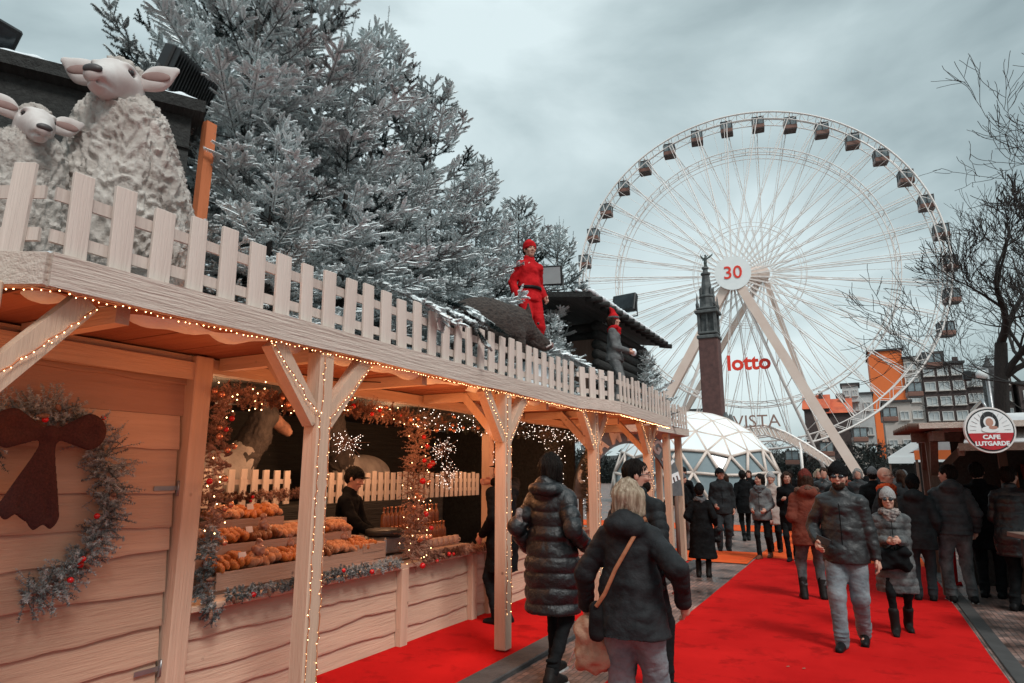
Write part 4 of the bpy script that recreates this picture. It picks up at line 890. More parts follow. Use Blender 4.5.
# low dark planting that closes the view under the wheel
def bush(x, y, r, h, seed, label):
    rg = np.random.default_rng(seed); n = 900; v = rg.normal(size=(n, 3)); v /= np.linalg.norm(v, axis=1, keepdims=True); v[:, 2] = np.abs(v[:, 2]); rad = rg.random((n, 1)) ** .35
    c = v * rad * [r, r, h]; a = rg.normal(size=(n, 3)) * .22; b_ = rg.normal(size=(n, 3)) * .22; V = np.stack([c - a, c + a, c + b_], 1).reshape(-1, 3)
    root = empty('bush', (x, y, 0), label=label, cat='bush', group='dark bushes on the far slope'); np_mesh('foliage', V, np.arange(len(V)).reshape(-1, 3), M['bushm'], root, smooth=False)
M['bushm'] = mat('dark_winter_leaves', (.035, .042, .038), rough=1, c2=(.02, .024, .023), nscale=1)
i = 0
for x in np.linspace(-50, 16, 22): i += 1; bush(x, 108 + R_.uniform(-4, 12), R_.uniform(2.5, 4), R_.uniform(3.5, 6.5), i, 'low dark bush at the foot of the far slope')
# ================================================================== PEOPLE
def fabric(name, c, c2=None, rough=.85, ns=9, bump=.35, bs=22, sheen=0.0, spec=.1):
    c = tuple(v * (.55 if max(c) < .12 else .85) for v in c); c2 = tuple(v * (.5 if max(c2) < .12 else .8) for v in c2) if c2 else None
    return mat(name, c, rough=rough, c2=c2 or tuple(v * .6 for v in c), nscale=ns, bump=bump, bscale=bs, sheen=sheen, spec=spec, detail=6)
M['skin'] = mat('skin', (.52, .30, .22), rough=.55, c2=(.46, .22, .16), nscale=14); M['lips'] = mat('lips', (.34, .11, .09), rough=.5); M['eye'] = mat('eye_dark', (.03, .02, .02), rough=.2); M['eyew'] = mat('eye_white', (.7, .68, .65), rough=.3)
FB = dict(
    blackdown=fabric('black_down_nylon', (.020, .024, .028), (.010, .012, .014), rough=.34, bump=.8, bs=16, spec=.5, sheen=0), charcoal=fabric('charcoal_shell', (.045, .048, .052), (.026, .029, .032), rough=.6, bump=.7, bs=12), black=fabric('black_wool', (.014, .016, .018), (.008, .009, .010)),
    navyq=fabric('dark_quilted_nylon', (.035, .04, .044), (.018, .02, .022), rough=.5, bump=.6, bs=14), leather=fabric('dark_waxed_leather', (.035, .037, .04), (.018, .02, .022), rough=.45, bump=.6, bs=12, spec=.5, sheen=0),
    greydown=fabric('grey_down_nylon', (.16, .165, .165), (.10, .105, .11), rough=.5, bump=.7, bs=16), greyshell=fabric('mid_grey_cloth', (.19, .20, .20), (.13, .135, .14)), midgrey=fabric('slate_down_nylon', (.10, .105, .11), (.06, .065, .07), rough=.5, bump=.7, bs=14),
    hood=fabric('dark_grey_parka', (.05, .056, .06), (.03, .034, .037)), rust=fabric('rust_padded_cloth', (.22, .062, .04), (.14, .038, .026), bump=.5), fur=fabric('brown_fur_trim', (.26, .15, .11), (.10, .06, .05), ns=60, bump=1, bs=90), cream=fabric('pale_pink_coat', (.50, .42, .38), (.4, .32, .28)),
    jeans=fabric('washed_grey_blue_denim', (.26, .30, .32), (.13, .16, .18), ns=5, bump=.6, bs=10), jeansd=fabric('dark_denim', (.07, .085, .095), (.04, .05, .055), ns=6, bump=.5, bs=10), jeansg=fabric('grey_denim', (.15, .16, .165), (.09, .10, .105), ns=6, bump=.6, bs=10), trous=fabric('black_trousers', (.018, .02, .022), (.01, .012, .013)),
    orange=fabric('bright_orange_fleece', (.75, .11, .03), (.5, .06, .02)), wh=fabric('pale_grey_knit', (.48, .47, .46), (.34, .33, .33), ns=60, bump=1, bs=70), rh=fabric('rust_red_knit', (.20, .045, .035), (.12, .025, .02), ns=60, bump=1, bs=70), dk=fabric('black_knit', (.018, .019, .02), (.008, .009, .01), ns=60, bump=1, bs=70), gk=fabric('grey_knit', (.17, .18, .19), (.11, .115, .12), ns=60, bump=1, bs=70),
    blond=fabric('blonde_hair', (.62, .50, .38), (.30, .21, .14), ns=5, bump=.9, bs=14, rough=.55), dark=fabric('dark_brown_hair', (.03, .022, .018), (.012, .009, .008), ns=6, bump=.9, bs=16, rough=.5), brown=fabric('brown_hair', (.10, .055, .035), (.05, .025, .018), ns=6, bump=.9, bs=16, rough=.5), greyh=fabric('grey_hair', (.4, .38, .36), (.25, .23, .22), ns=6, bump=.9, bs=16), scarf=fabric('patterned_scarf', (.42, .36, .33), (.10, .10, .11), ns=30, bump=.6, bs=40), red=fabric('red_felt', (.62, .018, .022), (.45, .010, .014)),
    shoe=fabric('black_shoe_leather', (.02, .02, .021), rough=.45), boot=fabric('dark_boot_leather', (.03, .027, .026), rough=.5), brownshoe=fabric('brown_shoe_leather', (.18, .07, .04), rough=.5), tan=fabric('tan_leather', (.42, .17, .09), (.32, .12, .06), rough=.5), pinkbag=fabric('pale_pink_leather', (.55, .30, .25), rough=.5), whitesole=fabric('white_rubber', (.7, .68, .66)), paper=fabric('crumpled_brown_paper', (.52, .32, .22), (.38, .2, .13), bump=1, bs=12))
def hairlines(m, s=1.0):   # strands: stretch the colour break-up along z
    for n in m.node_tree.nodes:
        if n.type == 'MAPPING': n.inputs['Scale'].default_value = (9, 9, 1.1)
for k_ in ('blond', 'dark', 'brown', 'greyh'): hairlines(FB[k_])
def ik(a, c, l1, l2, pole):
    a = np.array(a, float); c = np.array(c, float); d = c - a; L_ = np.linalg.norm(d); mx = (l1 + l2) * .999
    if L_ > mx: c = a + d / L_ * mx; d = c - a; L_ = mx
    u = d / L_; x = (l1 * l1 - l2 * l2 + L_ * L_) / (2 * L_); h = sqrt(max(l1 * l1 - x * x, 0)); p = np.array(pole, float); p = p - u * (p @ u); p = nrm(p); return a + u * x + p * h, c
def rotz(v, a): return np.array([v[0] * cos(a) - v[1] * sin(a), v[0] * sin(a) + v[1] * cos(a), v[2]])
def person(label, x, y, face, H, vox=.012, coat='black', zc=.62, flare=.0, bulk=1.0, quilt=0.0, qstep=.11, trousers='trous', legw=1.0, hands=((.25, .04, .90), (.25, .04, .90)), feet=((.09, .02, 0), (-.09, -.02, 0)), hair='dark', hairstyle='short', hat=None, hatc='dk', shoes='shoe', glasses=None, headyaw=0.0, headpitch=0.0, collar=True, hood=False, scarf=None, wom=False, lean=(0, 0), sole=None, beard=None, bodyz=0.0, poles=None, furhood=False, fingers=True, group=None, boots=False, mitt=1.0, elbow_out=.35, skirt=None, pom=False, coatcut=True, z=0.0, face_detail=True, mainmat=None, name='person', cat='person', skinm='skin'):
    """local frame: +y is where the figure faces, x to its right hand side is +x; sizes for 1.75 m then scaled"""
    S_ = H / 1.75
    root = empty(name, (x, y, z), face, label=label, cat=cat, group=group); root.scale = (S_, S_, S_)
    h = vox / S_; sw = .150 if wom else .168; lx, ly = lean
    hipz = .90 + bodyz; pel = np.array([0, 0, hipz + .05]); ch = np.array([lx * .7, ly * .7, 1.27 + bodyz]); nk = np.array([lx, ly, 1.47 + bodyz]); hd = np.array([lx * 1.1, ly * 1.25 + .012, 1.635 + bodyz])
    sh = [np.array([s * sw + lx * .9, ly * .9, 1.395 + bodyz]) for s in (1, -1)]
    wr = []; el = []
    for i, s in enumerate((1, -1)):
        hx, hy, hz = hands[i]; w_ = np.array([s * hx + lx * .5, hy + ly * .5, hz]); po = poles[i] if poles else (s * elbow_out, -1, -.2)
        e_, w_ = ik(sh[i], w_, .285, .26, po); el.append(e_); wr.append(w_)
    hip = [np.array([s * .088, 0, hipz]) for s in (1, -1)]; an = []; kn = []
    for i, s in enumerate((1, -1)):
        fx, fy, fz = feet[i]; a_ = np.array([fx if i == 0 else fx, fy, .085 + fz]); k_, a_ = ik(hip[i], a_, .43, .42, (s * .1, 1, 0)); kn.append(k_); an.append(a_)
    R3 = np.eye(3); cy, sy = cos(headyaw), sin(headyaw); cp_, sp_ = cos(headpitch), sin(headpitch)
    Rz = np.array([[cy, -sy, 0], [sy, cy, 0], [0, 0, 1]]); Rx = np.array([[1, 0, 0], [0, cp_, -sp_], [0, sp_, cp_]]); HR = Rz @ Rx
    def hp(*v): return hd + HR @ np.array(v, float)
    # ---------------- body: one skin
    b = SDF(); hv = .0055 if vox < .011 else max(h * .8, .010)
    b.cap(nk - [0, 0, .06], hp(0, -.012, -.05), .058 if not wom else .050, .052, k=.03)
    b.ell(hp(0, -.010, .028), (.074, .094, .094), k=.02, rot=HR); b.ell(hp(0, .018, -.03), (.060, .072, .082), k=.03, rot=HR)
    b.ell(hp(0, .062, -.088), (.028, .024, .022), k=.025, rot=HR)
    if face_detail:
        b.cap(hp(0, .088, .012), hp(0, .108, -.022), .009, .013, k=.014); b.ell(hp(.013, .094, -.027), (.009, .009, .007), k=.008); b.ell(hp(-.013, .094, -.027), (.009, .009, .007), k=.008)
        for s in (-1, 1):
            b.ell(hp(s * .030, .094, .008), (.017, .012, .011), k=.014, sub=True); b.cap(hp(s * .014, .088, .028), hp(s * .046, .078, .028), .008, .007, k=.012); b.ell(hp(s * .043, .068, -.022), (.02, .016, .018), k=.02)
            b.ell(hp(s * .078, -.008, -.004), (.010, .018, .030), k=.010, rot=HR)
            b.ell(hp(s * .030, .082, .008), (.0125, .0125, .0125), k=.004)
        b.ell(hp(0, .088, -.052), (.022, .012, .007), k=.008); b.ell(hp(0, .087, -.064), (.019, .012, .007), k=.008)
    b.cap(ch + [0, 0, .05], pel, .13, .13, k=.06, sc_=(1.1, .75, 1))
    for i, s in enumerate((1, -1)):
        b.cap(nk + [s * .04, 0, -.06], sh[i], .045, .046, k=.06); b.chain([sh[i], el[i], wr[i]], [.05, .040, .026], k=.02)
        lw_ = min(1, legw) * .82; b.chain([hip[i], kn[i], an[i]], [.085 * lw_, .052 * lw_, .036 * lw_], k=.03); b.cap(an[i] - [0, 0, .03], an[i] + np.array([0, .12, -.05]), .028, .020, k=.02)
        # hand: palm, four curled fingers, thumb from the palm's side
        d = nrm(wr[i] - el[i]); up = np.array([0, 0, 1.]) if abs(d[2]) < .8 else np.array([0, 1., 0])
        inn = nrm(np.array([-s, .15, 0]) - d * (np.array([-s, .15, 0]) @ d)); fwd = nrm(np.cross(d, inn)) * (1 if True else -1)
        if (fwd @ np.array([0, 1., .6])) < 0: fwd = -fwd
        p0 = wr[i]; p1 = p0 + d * .085
        b.cap(p0, p1, .026, .030, k=.02, sc_=(1, 1, 1)); fr = .0095 if vox < .011 else .0125
        for q, (of, ln) in enumerate(((-.028, .060), (-.0095, .074), (.0095, .080), (.028, .072))):
            a0 = p1 + fwd * of * 1.0 + d * .004; a1 = a0 + d * ln * .5 + inn * .010; a2 = a1 + (d * .55 + inn * .85) * ln * .45; b.chain([a0 - d * .02, a1, a2], [fr, fr * .95, fr * .8], k=.004)
        t0 = p0 + d * .02 + fwd * .026; t1 = t0 + d * .035 + fwd * .024 + inn * .012; b.chain([t0, t1, t1 + d * .028 + inn * .012], [.014, .012, .010], k=.010)
    V, F = b.mesh(hv); body = np_mesh('body', V, F, M[skinm], root)
    if face_detail and vox < .016:
        lp = MB(); lp.ball(hp(0, .0965, -.057), .010, 10, 6, (1.9, .42, .62)); lp.build('lips', M['lips'], root)
        if not glasses or glasses == 'clear':
            for s in (-1, 1): e1 = MB(); e1.ball(hp(s * .030, .0905, .008), .0068, 8, 6, (1.1, .8, .8)); e1.build('eye', M['eye'], root)
        for s in (-1, 1): e1 = MB(); e1.tube([hp(s * .014, .097, .028), hp(s * .030, .0975, .033), hp(s * .048, .086, .029)], [.003, .004, .002], 5); e1.build('eyebrow', FB['dark' if hair != 'blond' else 'brown'], root)
    # ---------------- trousers
    t = SDF(); tw = legw
    t.cap(pel + [0, 0, .06], pel - [0, 0, .06], .135, .145, k=.05, sc_=(1.15, .86, 1))
    for i in (0, 1):
        t.chain([hip[i], kn[i]], [.104 * tw, .072 * tw], k=.04); t.cap(kn[i], an[i] + ((kn[i] - an[i]) * .30 if boots else (an[i] - kn[i]) * .03), .070 * tw, .056 * tw, k=.03)
        if not boots and vox < .02:
            for q in range(3): t.ell(an[i] + np.array([0, .006 * (q % 2), .02 + .035 * q]), (.062 * tw, .066 * tw, .018), k=.02)
    V, F = t.mesh(h); N = vnormals(V, F); V = V + N * (vnoise(V, 13) * .008 + vnoise(V * [1, 1, 2.4], 24, 3) * .004)[:, None]; np_mesh('trousers', V, F, FB[trousers], root)
    # ---------------- shoes
    for i in (0, 1):
        a_ = an[i]; sh_ = SDF(); tilt = max(0, (a_[2] - .085)) * .8; hl = a_ + [0, -.045, -.05 + 0]; to = a_ + [0.012 * (1 if i == 0 else -1), .155, -.055 - min(tilt, .06)]
        sh_.cap(hl, to, .040, .034, k=.02, sc_=(1, 1, .95)); sh_.cap(a_ + [0, -.005, .02], hl, .046, .042, k=.03); sh_.cap(a_ + [0, .02, -.02], to + [0, -.04, .01], .038, .030, k=.03)
        if boots: sh_.cap(a_, a_ + (kn[i] - a_) * .48, .050, .060, k=.03)
        V, F = sh_.mesh(max(h * .8, .008)); o = np_mesh('shoe', V, F, FB[shoes], root)
        so_ = MB(); dn = nrm(to - hl); so_.beam(hl + np.array([0, -.03, -.032]), to + np.array([0, .025, -.026]), .075, .022); so_.build('sole', FB[sole or 'shoe'], o)
    # ---------------- coat / jacket
    c = SDF(); B_ = bulk; kk = .05
    c.cap(ch + [0, -.005, .04], ch - [0, 0, .18], .138 * B_, .142 * B_, k=kk, sc_=(1.22 if not wom else 1.10, .86, 1)); c.cap(ch - [0, 0, .18], [0, 0, max(zc, hipz - .05)], .145 * B_, .155 * B_ + flare * .4, k=kk, sc_=(1.18, .90, 1))
    if zc < hipz - .05: c.cap([0, 0, hipz], [0, 0, zc], .155 * B_, .155 * B_ + flare, k=kk, sc_=(1.2, 1.0, 1))
    for i, s in enumerate((1, -1)):
        c.cap(nk + [s * .045, -.01, -.045], sh[i] + [0, 0, -.005], .060 * B_, .066 * B_, k=.07); w2 = wr[i] - nrm(wr[i] - el[i]) * .005
        c.chain([sh[i] + [0, 0, -.012], el[i], w2], [.070 * B_, .060 * B_, .048 * (B_ * .5 + .5)], k=.015)
    if collar: c.cap(nk + [0, -.01, -.06], nk + [0, -.008, .03], .086, .076, k=.03); 
    if hood:
        c.ell(nk + [0, -.10, .005], (.135, .095, .085), k=.05); c.cap(nk + [-.08, .02, -.02], nk + [0, -.11, .05], .045, .05, k=.03); c.cap(nk + [.08, .02, -.02], nk + [0, -.11, .05], .045, .05, k=.03)
    # keep the head out of the collar
    c.ell(hp(0, .0, .0), (.082, .104, .122), k=.02, sub=True, rot=HR); c.cutz(zc)
    V, F = c.mesh(h); N = vnormals(V, F); d = vnoise(V * [1, 1, 1.5], 6, 1) * .014 + (np.abs(vnoise(V * [1, 1, 1.5], 11, 2)) - .15) * .012
    if quilt:
        # rows of stitching follow height on the trunk, arm length on the sleeves
        q_ = V[:, 2].copy(); torso = np.ones(len(V), bool)
        for i in (0, 1):
            for (a_, b2, o_) in ((sh[i], el[i], 0), (el[i], wr[i], .285)):
                u_ = b2 - a_; L_ = np.linalg.norm(u_); tt = ((V - a_) @ u_) / (L_ * L_); dist = np.linalg.norm(V - (a_ + np.clip(tt, 0, 1)[:, None] * u_), axis=1); mk = (dist < .088 * B_) & (np.abs(V[:, 0]) > sw * .82) & (tt > -.1); q_[mk] = 1.4 - o_ - np.clip(tt[mk], 0, 1) * L_
        ph = np.abs(np.sin(pi * (q_ + vnoise(V, 5, 7) * .012) / qstep)); d = d * .8 + quilt * (np.sqrt(ph) - .6)
    if furhood: pass
    V = V + N * d[:, None]; co = np_mesh('coat', V, F, FB[coat], root); jk = co
    if furhood:
        f_ = SDF(); f_.chain([nk + [.12, .05, -.03], nk + [.12, -.06, .03], nk + [0, -.15, .05], nk + [-.12, -.06, .03], nk + [-.12, .05, -.03]], [.04] * 5, k=.03); V, F = f_.mesh(.012); N = vnormals(V, F); V = V + N * (vnoise(V, 45, 4) * .018)[:, None]; np_mesh('fur_trim', V, F, FB['fur'], co)
    if coatcut and vox < .02:   # front zip / hem band
        zz = MB(); z1 = 1.36 + bodyz; zz.tube([np.array([lx * .7 * (k / 8), .86 * .152 * B_ + .012 + ly * .7 * (k / 8) + (flare * (1 - k / 3) * .8 if k < 3 else 0), zc + .02 + (z1 - zc) * k / 8]) for k in range(9)], .005, 5); zz.build('zip', FB['black'], co)
    # ---------------- hair
    if hairstyle:
        hm_ = FB[hair]; q = SDF()
        q.ell(hp(0, -.022, .040), (.088, .104, .098), k=.02, rot=HR)
        if hairstyle == 'short': q.ell(hp(0, -.05, -.01), (.078, .062, .07), k=.03, rot=HR)
        if hairstyle == 'bob':
            q.ell(hp(0, -.045, -.015), (.098, .085, .100), k=.03, rot=HR)
            for s in (-1, 1): q.cap(hp(s * .078, -.005, .03), hp(s * .084, .0, -.085), .030, .026, k=.03); q.cap(hp(s * .05, -.08, .02), hp(s * .058, -.07, -.10), .045, .03, k=.03)
            q.cap(hp(0, -.1, .02), hp(0, -.085, -.11), .045, .035, k=.03)
        if hairstyle == 'long':
            q.ell(hp(0, -.05, -.03), (.092, .075, .11), k=.03, rot=HR)
            for s in (-1, 1): q.cap(hp(s * .072, -.03, .02), hp(s * .075, -.02, -.17), .035, .022, k=.03)
            q.cap(hp(0, -.08, .02), hp(0, -.095, -.22), .06, .035, k=.03)
        if hairstyle == 'pony': q.ell(hp(0, -.05, 0), (.08, .07, .08), k=.03, rot=HR); q.chain([hp(0, -.11, .06), hp(0, -.15, .03), hp(0, -.14, -.10)], [.03, .035, .015], k=.02)
        # clear the face
        q.ell(hp(0, .088, -.035), (.066, .062, .088), k=.015, sub=True, rot=HR)
        V, F = q.mesh(max(h * .75, .008)); N = vnormals(V, F); loc_ = (V - hd) @ HR; ang = np.arctan2(loc_[:, 0], loc_[:, 1])
        V = V + N * (.004 * np.sin(ang * 34 + loc_[:, 2] * 25) + vnoise(V * [1, 1, .4], 30, 5) * .012)[:, None]; np_mesh('hair', V, F, hm_, root)
    if beard:
        q = SDF(); q.ell(hp(0, .045, -.078), (.060, .052, .052), k=.02); q.ell(hp(0, .085, -.035), (.03, .024, .012), k=.01); q.ell(hp(0, .10, -.057), (.018, .02, .008), k=.008, sub=True); q.ell(hp(0, .07, .02), (.08, .07, .06), k=.02, sub=True); V, F = q.mesh(max(h * .6, .006)); N = vnormals(V, F); V = V + N * (vnoise(V, 90) * .006)[:, None]; np_mesh('beard', V, F, FB[beard], root)
    # ---------------- hat
    if hat:
        q = SDF()
        if hat == 'beanie': q.ell(hp(0, -.016, .052), (.093, .112, .098), k=.02, rot=HR); q.cap(hp(0, -.03, .10), hp(0, -.035, .128), .060, .045, k=.04); q.ell(hp(0, -.012, .030), (.097, .116, .030), k=.01, rot=HR)
        if hat == 'cap': q.ell(hp(0, -.012, .055), (.090, .108, .078), k=.02, rot=HR); q.cap(hp(-.03, .09, .042), hp(.03, .09, .042), .06, .06, k=.01, sc_=(1, 1.25, .14))
        if hat == 'elf': q.ell(hp(0, -.012, .05), (.094, .112, .085), k=.02); q.chain([hp(0, -.01, .1), hp(0, -.03, .19), hp(.02, -.06, .25)], [.075, .045, .02], k=.03); q.ell(hp(0, -.012, .028), (.100, .118, .026), k=.01)
        q.ell(hp(0, .10, -.04), (.075, .06, .075), k=.01, sub=True, rot=HR); q.ell(hp(0, 0, -.075), (.2, .2, .085), k=.01, sub=True)
        V, F = q.mesh(max(h * .75, .008)); N = vnormals(V, F); loc_ = (V - hd) @ HR; ang = np.arctan2(loc_[:, 0], loc_[:, 1]); 
        if hat != 'cap': V = V + N * (.0025 * np.sin(ang * 40))[:, None]
        ht = np_mesh('hat', V, F, FB[hatc], root)
        if pom: q = MB(); q.ball(hp(0, -.04, .2), .04, 12, 8); q.build('pompom', FB[hatc], ht)
    if glasses:
        g_ = MB()
        for s in (-1, 1):
            if glasses == 'dark': g_.ball(hp(s * .034, .100, .008), .025, 12, 7, (1.05, .32, .78))
            else: g_.tube([hp(s * .034 + .024 * cos(k * pi / 6), .104, .006 + .018 * sin(k * pi / 6)) for k in range(13)], .0022, 4, False)
            g_.tube([hp(s * .058, .094, .012), hp(s * .083, -.01, .01)], .003, 5)
        g_.tube([hp(-.012, .108, .012), hp(.012, .108, .012)], .0028, 5); g_.build('sunglasses' if glasses == 'dark' else 'glasses', M['glass'], root)
    if scarf:
        q = SDF(); 
        for k in range(10): a_ = 2 * pi * k / 10; a2 = 2 * pi * (k + 1) / 10; q.cap(nk + [.085 * cos(a_), .080 * sin(a_) + .01, .0 + .02 * sin(k * 2.1)], nk + [.085 * cos(a2), .080 * sin(a2) + .01, .0 + .02 * sin((k + 1) * 2.1)], .042, .042, k=.03)
        q.ell(nk + [0, .09, -.07], (.07, .04, .07), k=.03); V, F = q.mesh(h); N = vnormals(V, F); V = V + N * (vnoise(V * [1, 1, 3], 22, 8) * .018)[:, None]; np_mesh('scarf', V, F, FB[scarf], root)
    root['_w'] = 0; del root['_w']
    def W(p): p = rotz(np.array(p, float) * S_, face); return np.array([x, y, z]) + p
    return dict(root=root, W=W, wr=wr, el=el, sh=sh, nk=nk, hd=hd, S=S_, face=face)
def faceto(dx, dy): return math.atan2(-dx, dy)
AW = 0.0; TO = pi
def bag(center, size, rz, label, m, cat='handbag', strap=None, soft=.02, name='handbag', boxy=False):
    root = empty(name, center, rz, label=label, cat=cat); q = SDF(); w_, d_, h_ = [v / 2 for v in size]
    for sx_ in (-1, 1):
        for sz_ in (-1, 1): q.cap((sx_ * w_ * .75, -d_ * .3, sz_ * h_ * .7), (sx_ * w_ * .75, d_ * .3, sz_ * h_ * .7), d_ * .9, d_ * .9, k=.05)
    if boxy: q = SDF(); q.cap((0, 0, -h_ * .7), (0, 0, h_ * .7), w_, w_ * .9, k=.01, sc_=(1, d_ / w_, 1)); soft = .006
    if not boxy: q.ell((0, 0, 0), (w_ * .95, d_ * 1.0, h_), k=.05)
    if soft > .025: q.cap((0, 0, -h_ * .4), (0, 0, h_ * .5), w_ * .8, w_ * .55, k=.12, sc_=(1, min(1, d_ / w_ + .1), 1))
    V, F = q.mesh(.010); N = vnormals(V, F); V = V + N * (vnoise(V, 18, 3) * soft)[:, None]; np_mesh('bag_body', V, F, m, root)
    if strap is not None:
        s_ = MB(); c_ = np.array(center, float); s_.tube([rotz(np.array(p, float) - c_, -rz) for p in strap], .011, 6, False); s_.build('strap', m, root)
    return root
# --- nearest people
A = person('woman seen from behind in a long shiny black quilted puffer coat with dark loose hair', -2.36, 5.22, AW - .12, 1.80, vox=.010, coat='blackdown', zc=.52, bulk=1.16, flare=.015, quilt=.020, qstep=.118, trousers='trous', legw=.80, hands=((.27, .10, 1.02), (.27, .06, .98)), feet=((.11, -.20, .03), (-.08, .16, 0)), hair='dark', hairstyle='long', hood=True, wom=True, headyaw=.15, shoes='boot', sole='whitesole')
Bq = person('older woman seen from behind with a blonde bob, dark grey hooded jacket and pale jeans', -1.26, 3.91, AW + .02, 1.60, vox=.009, coat='charcoal', zc=.80, bulk=1.12, flare=.03, trousers='jeans', legw=1.12, hands=((.33, .02, 1.02), (.34, .10, .93)), feet=((.10, .05, 0), (-.10, -.05, 0)), hair='blond', hairstyle='bob', hood=True, wom=True, headyaw=.22, elbow_out=.9)
Cq = person('dark-haired bearded man with glasses and black quilted jacket, his profile turned right', -1.58, 5.15, AW - .25, 1.74, vox=.010, coat='navyq', zc=.78, bulk=1.0, quilt=.010, qstep=.075, trousers='trous', hands=((.27, .02, .90), (.27, .02, .90)), hair='dark', hairstyle='short', beard='dark', glasses='clear', headyaw=-1.05, feet=((.1, .15, 0), (-.1, -.1, 0)))
Dq = person('person in black at the counter behind the second post with one arm raised', -3.66, 6.75, faceto(-1, .25), 1.80, vox=.011, coat='black', zc=.55, trousers='trous', legw=.85, hands=((.20, .34, 1.50), (.22, .10, .95)), hair='dark', hairstyle='short', hat='cap', hatc='dk', feet=((.09, .02, 0), (-.09, 0, 0)), sole='whitesole')
Vd = person('vendor inside the stall in a black cap and black jacket bending over the counter', -5.05, 5.62, faceto(1, .35), 1.70, vox=.010, coat='black', zc=.70, hands=((.14, .42, 1.03), (.10, .36, 1.00)), hair='dark', hairstyle='short', hat='cap', hatc='dk', lean=(0, .10), headpitch=-.35, bodyz=0)
# strap bag + paper bag + phone held etc.
W = Bq['W']; sho = W(Bq['sh'][0] + [-.04, -.07, .06])
bag(W((-.17, -.20, .90)), (.09, .045, .20), .3, 'slim dark shoulder bag hanging from a tan strap at the blonde woman\'s hip', FB['shoe'], boxy=True)
s_ = MB(); pts_ = [W(p) for p in ((.10, .10, 1.42), (.115, -.02, 1.515), (.07, -.155, 1.40), (-.03, -.21, 1.22), (-.10, -.225, 1.07), (-.16, -.22, .99))]; s_.tube([p - pts_[0] for p in pts_], .013, 6, False)
tag(s_.build('shoulder_strap', FB['tan'], loc=pts_[0]), 'tan leather strap running diagonally across the blonde woman\'s back', 'strap')
pbc = W(np.array([-.27, .06, .70])); bag(pbc, (.17, .13, .22), .2, 'crumpled brown paper bag hanging from the blonde woman\'s left hand', FB['paper'], cat='paper bag', soft=.03, name='paper_bag')
s_ = MB(); s_.tube([(0, 0, 0), (-.05, -.02, -.12), (-.12, -.03, -.26)], .003, 4); s_.tube([(0, 0, 0), (-.02, -.04, -.14), (-.08, -.06, -.27)], .003, 4); tag(s_.build('string', M['white'], loc=W(Bq['wr'][1] + [0, 0, -.1])), 'loose white strings dangling from the hand that holds the paper bag', 'string')
bag(A['W']((-.22, -.15, 1.25)), (.07, .04, .13), .2, 'small patterned pouch high on the puffer coat wearer\'s left shoulder', FB['scarf'], cat='pouch', name='pouch', boxy=True)
# --- the walking couple
Eq = person('man in sunglasses and black beanie walking towards us in dark leather jacket and pale jeans', -.20, 7.50, TO - .10, 1.72, vox=.0095, coat='leather', zc=.80, bulk=1.12, trousers='jeans', legw=1.12, hands=((.23, .17, 1.00), (.27, .02, .86)), feet=((.08, .20, 0), (-.08, -.16, .03)), hair='dark', hairstyle='short', hat='beanie', hatc='dk', glasses='dark', beard='brown', headyaw=.05, elbow_out=.7)
Fq = person('woman in pale beanie, sunglasses and grey knee-length puffer coat walking beside the man', .24, 8.35, TO + .06, 1.46, vox=.0095, coat='greydown', zc=.50, bulk=1.10, flare=.03, quilt=.013, qstep=.085, trousers='trous', legw=.72, hands=((.08, .24, 1.13), (.06, .25, 1.14)), feet=((.08, .16, 0), (-.09, -.15, .02)), hair='brown', hairstyle='long', hat='beanie', hatc='wh', glasses='dark', scarf='scarf', wom=True, shoes='boot', boots=True, headyaw=-.1)
bag(Fq['W']((.03, .22, .92)), (.30, .12, .20), Fq['face'], 'black soft handbag held in front of the grey puffer coat', FB['black'], strap=[Fq['W']((-.10, .22, 1.0)), Fq['W']((-.02, .26, 1.12)), Fq['W']((.14, .22, 1.0))])
p_ = MB(); p_.box((0, 0, 0), (.07, .012, .14), bev=.004); o = p_.build('phone', M['black'], loc=Eq['W'](Eq['wr'][0] + np.array([-.07, .08, .02]))); o.rotation_euler = (.3, 1.2, Eq['face']); tag(o, 'black phone in the hand of the man in the black beanie', 'phone')
# --- middle distance
G1 = person('woman seen from behind in a rust padded coat with fur hood and dark red beanie', -.68, 9.95, AW + .25, 1.66, vox=.012, coat='rust', zc=.74, bulk=1.18, flare=.02, trousers='jeansg', legw=1.0, hair='brown', hairstyle='long', hat='beanie', hatc='rh', furhood=True, hood=True, wom=True, shoes='boot', boots=True, hands=((.16, .22, 1.1), (.16, .2, 1.1)), feet=((.12, .02, 0), (-.14, -.02, 0)))
G2 = person('man seen from behind in a grey puffer jacket, dark jeans and striped trainers', 1.04, 10.65, AW + .15, 1.74, vox=.012, coat='midgrey', zc=.86, bulk=1.14, quilt=.012, qstep=.09, trousers='jeansg', legw=1.05, hair='dark', hairstyle='short', hood=True, headyaw=.9, sole='whitesole', hands=((.26, .06, .92), (.27, .02, .86)), feet=((.12, .02, 0), (-.12, 0, 0)))
G3 = person('man seen from behind in a dark hooded parka and black beanie, white-soled shoes', .62, 10.55, AW - .1, 1.60, vox=.012, coat='hood', zc=.72, bulk=1.16, trousers='jeansd', hair='dark', hairstyle='short', hat='beanie', hatc='dk', hood=True, sole='whitesole', hands=((.22, .10, .95), (.22, .10, .95)))
G4 = person('bald older man with glasses and a bright orange collar behind the grey puffer woman', .30, 10.75, faceto(1, -.35), 1.72, vox=.013, coat='hood', zc=.75, trousers='jeansd', hairstyle=None, hair='greyh', glasses='clear', scarf='orange', beard=None)
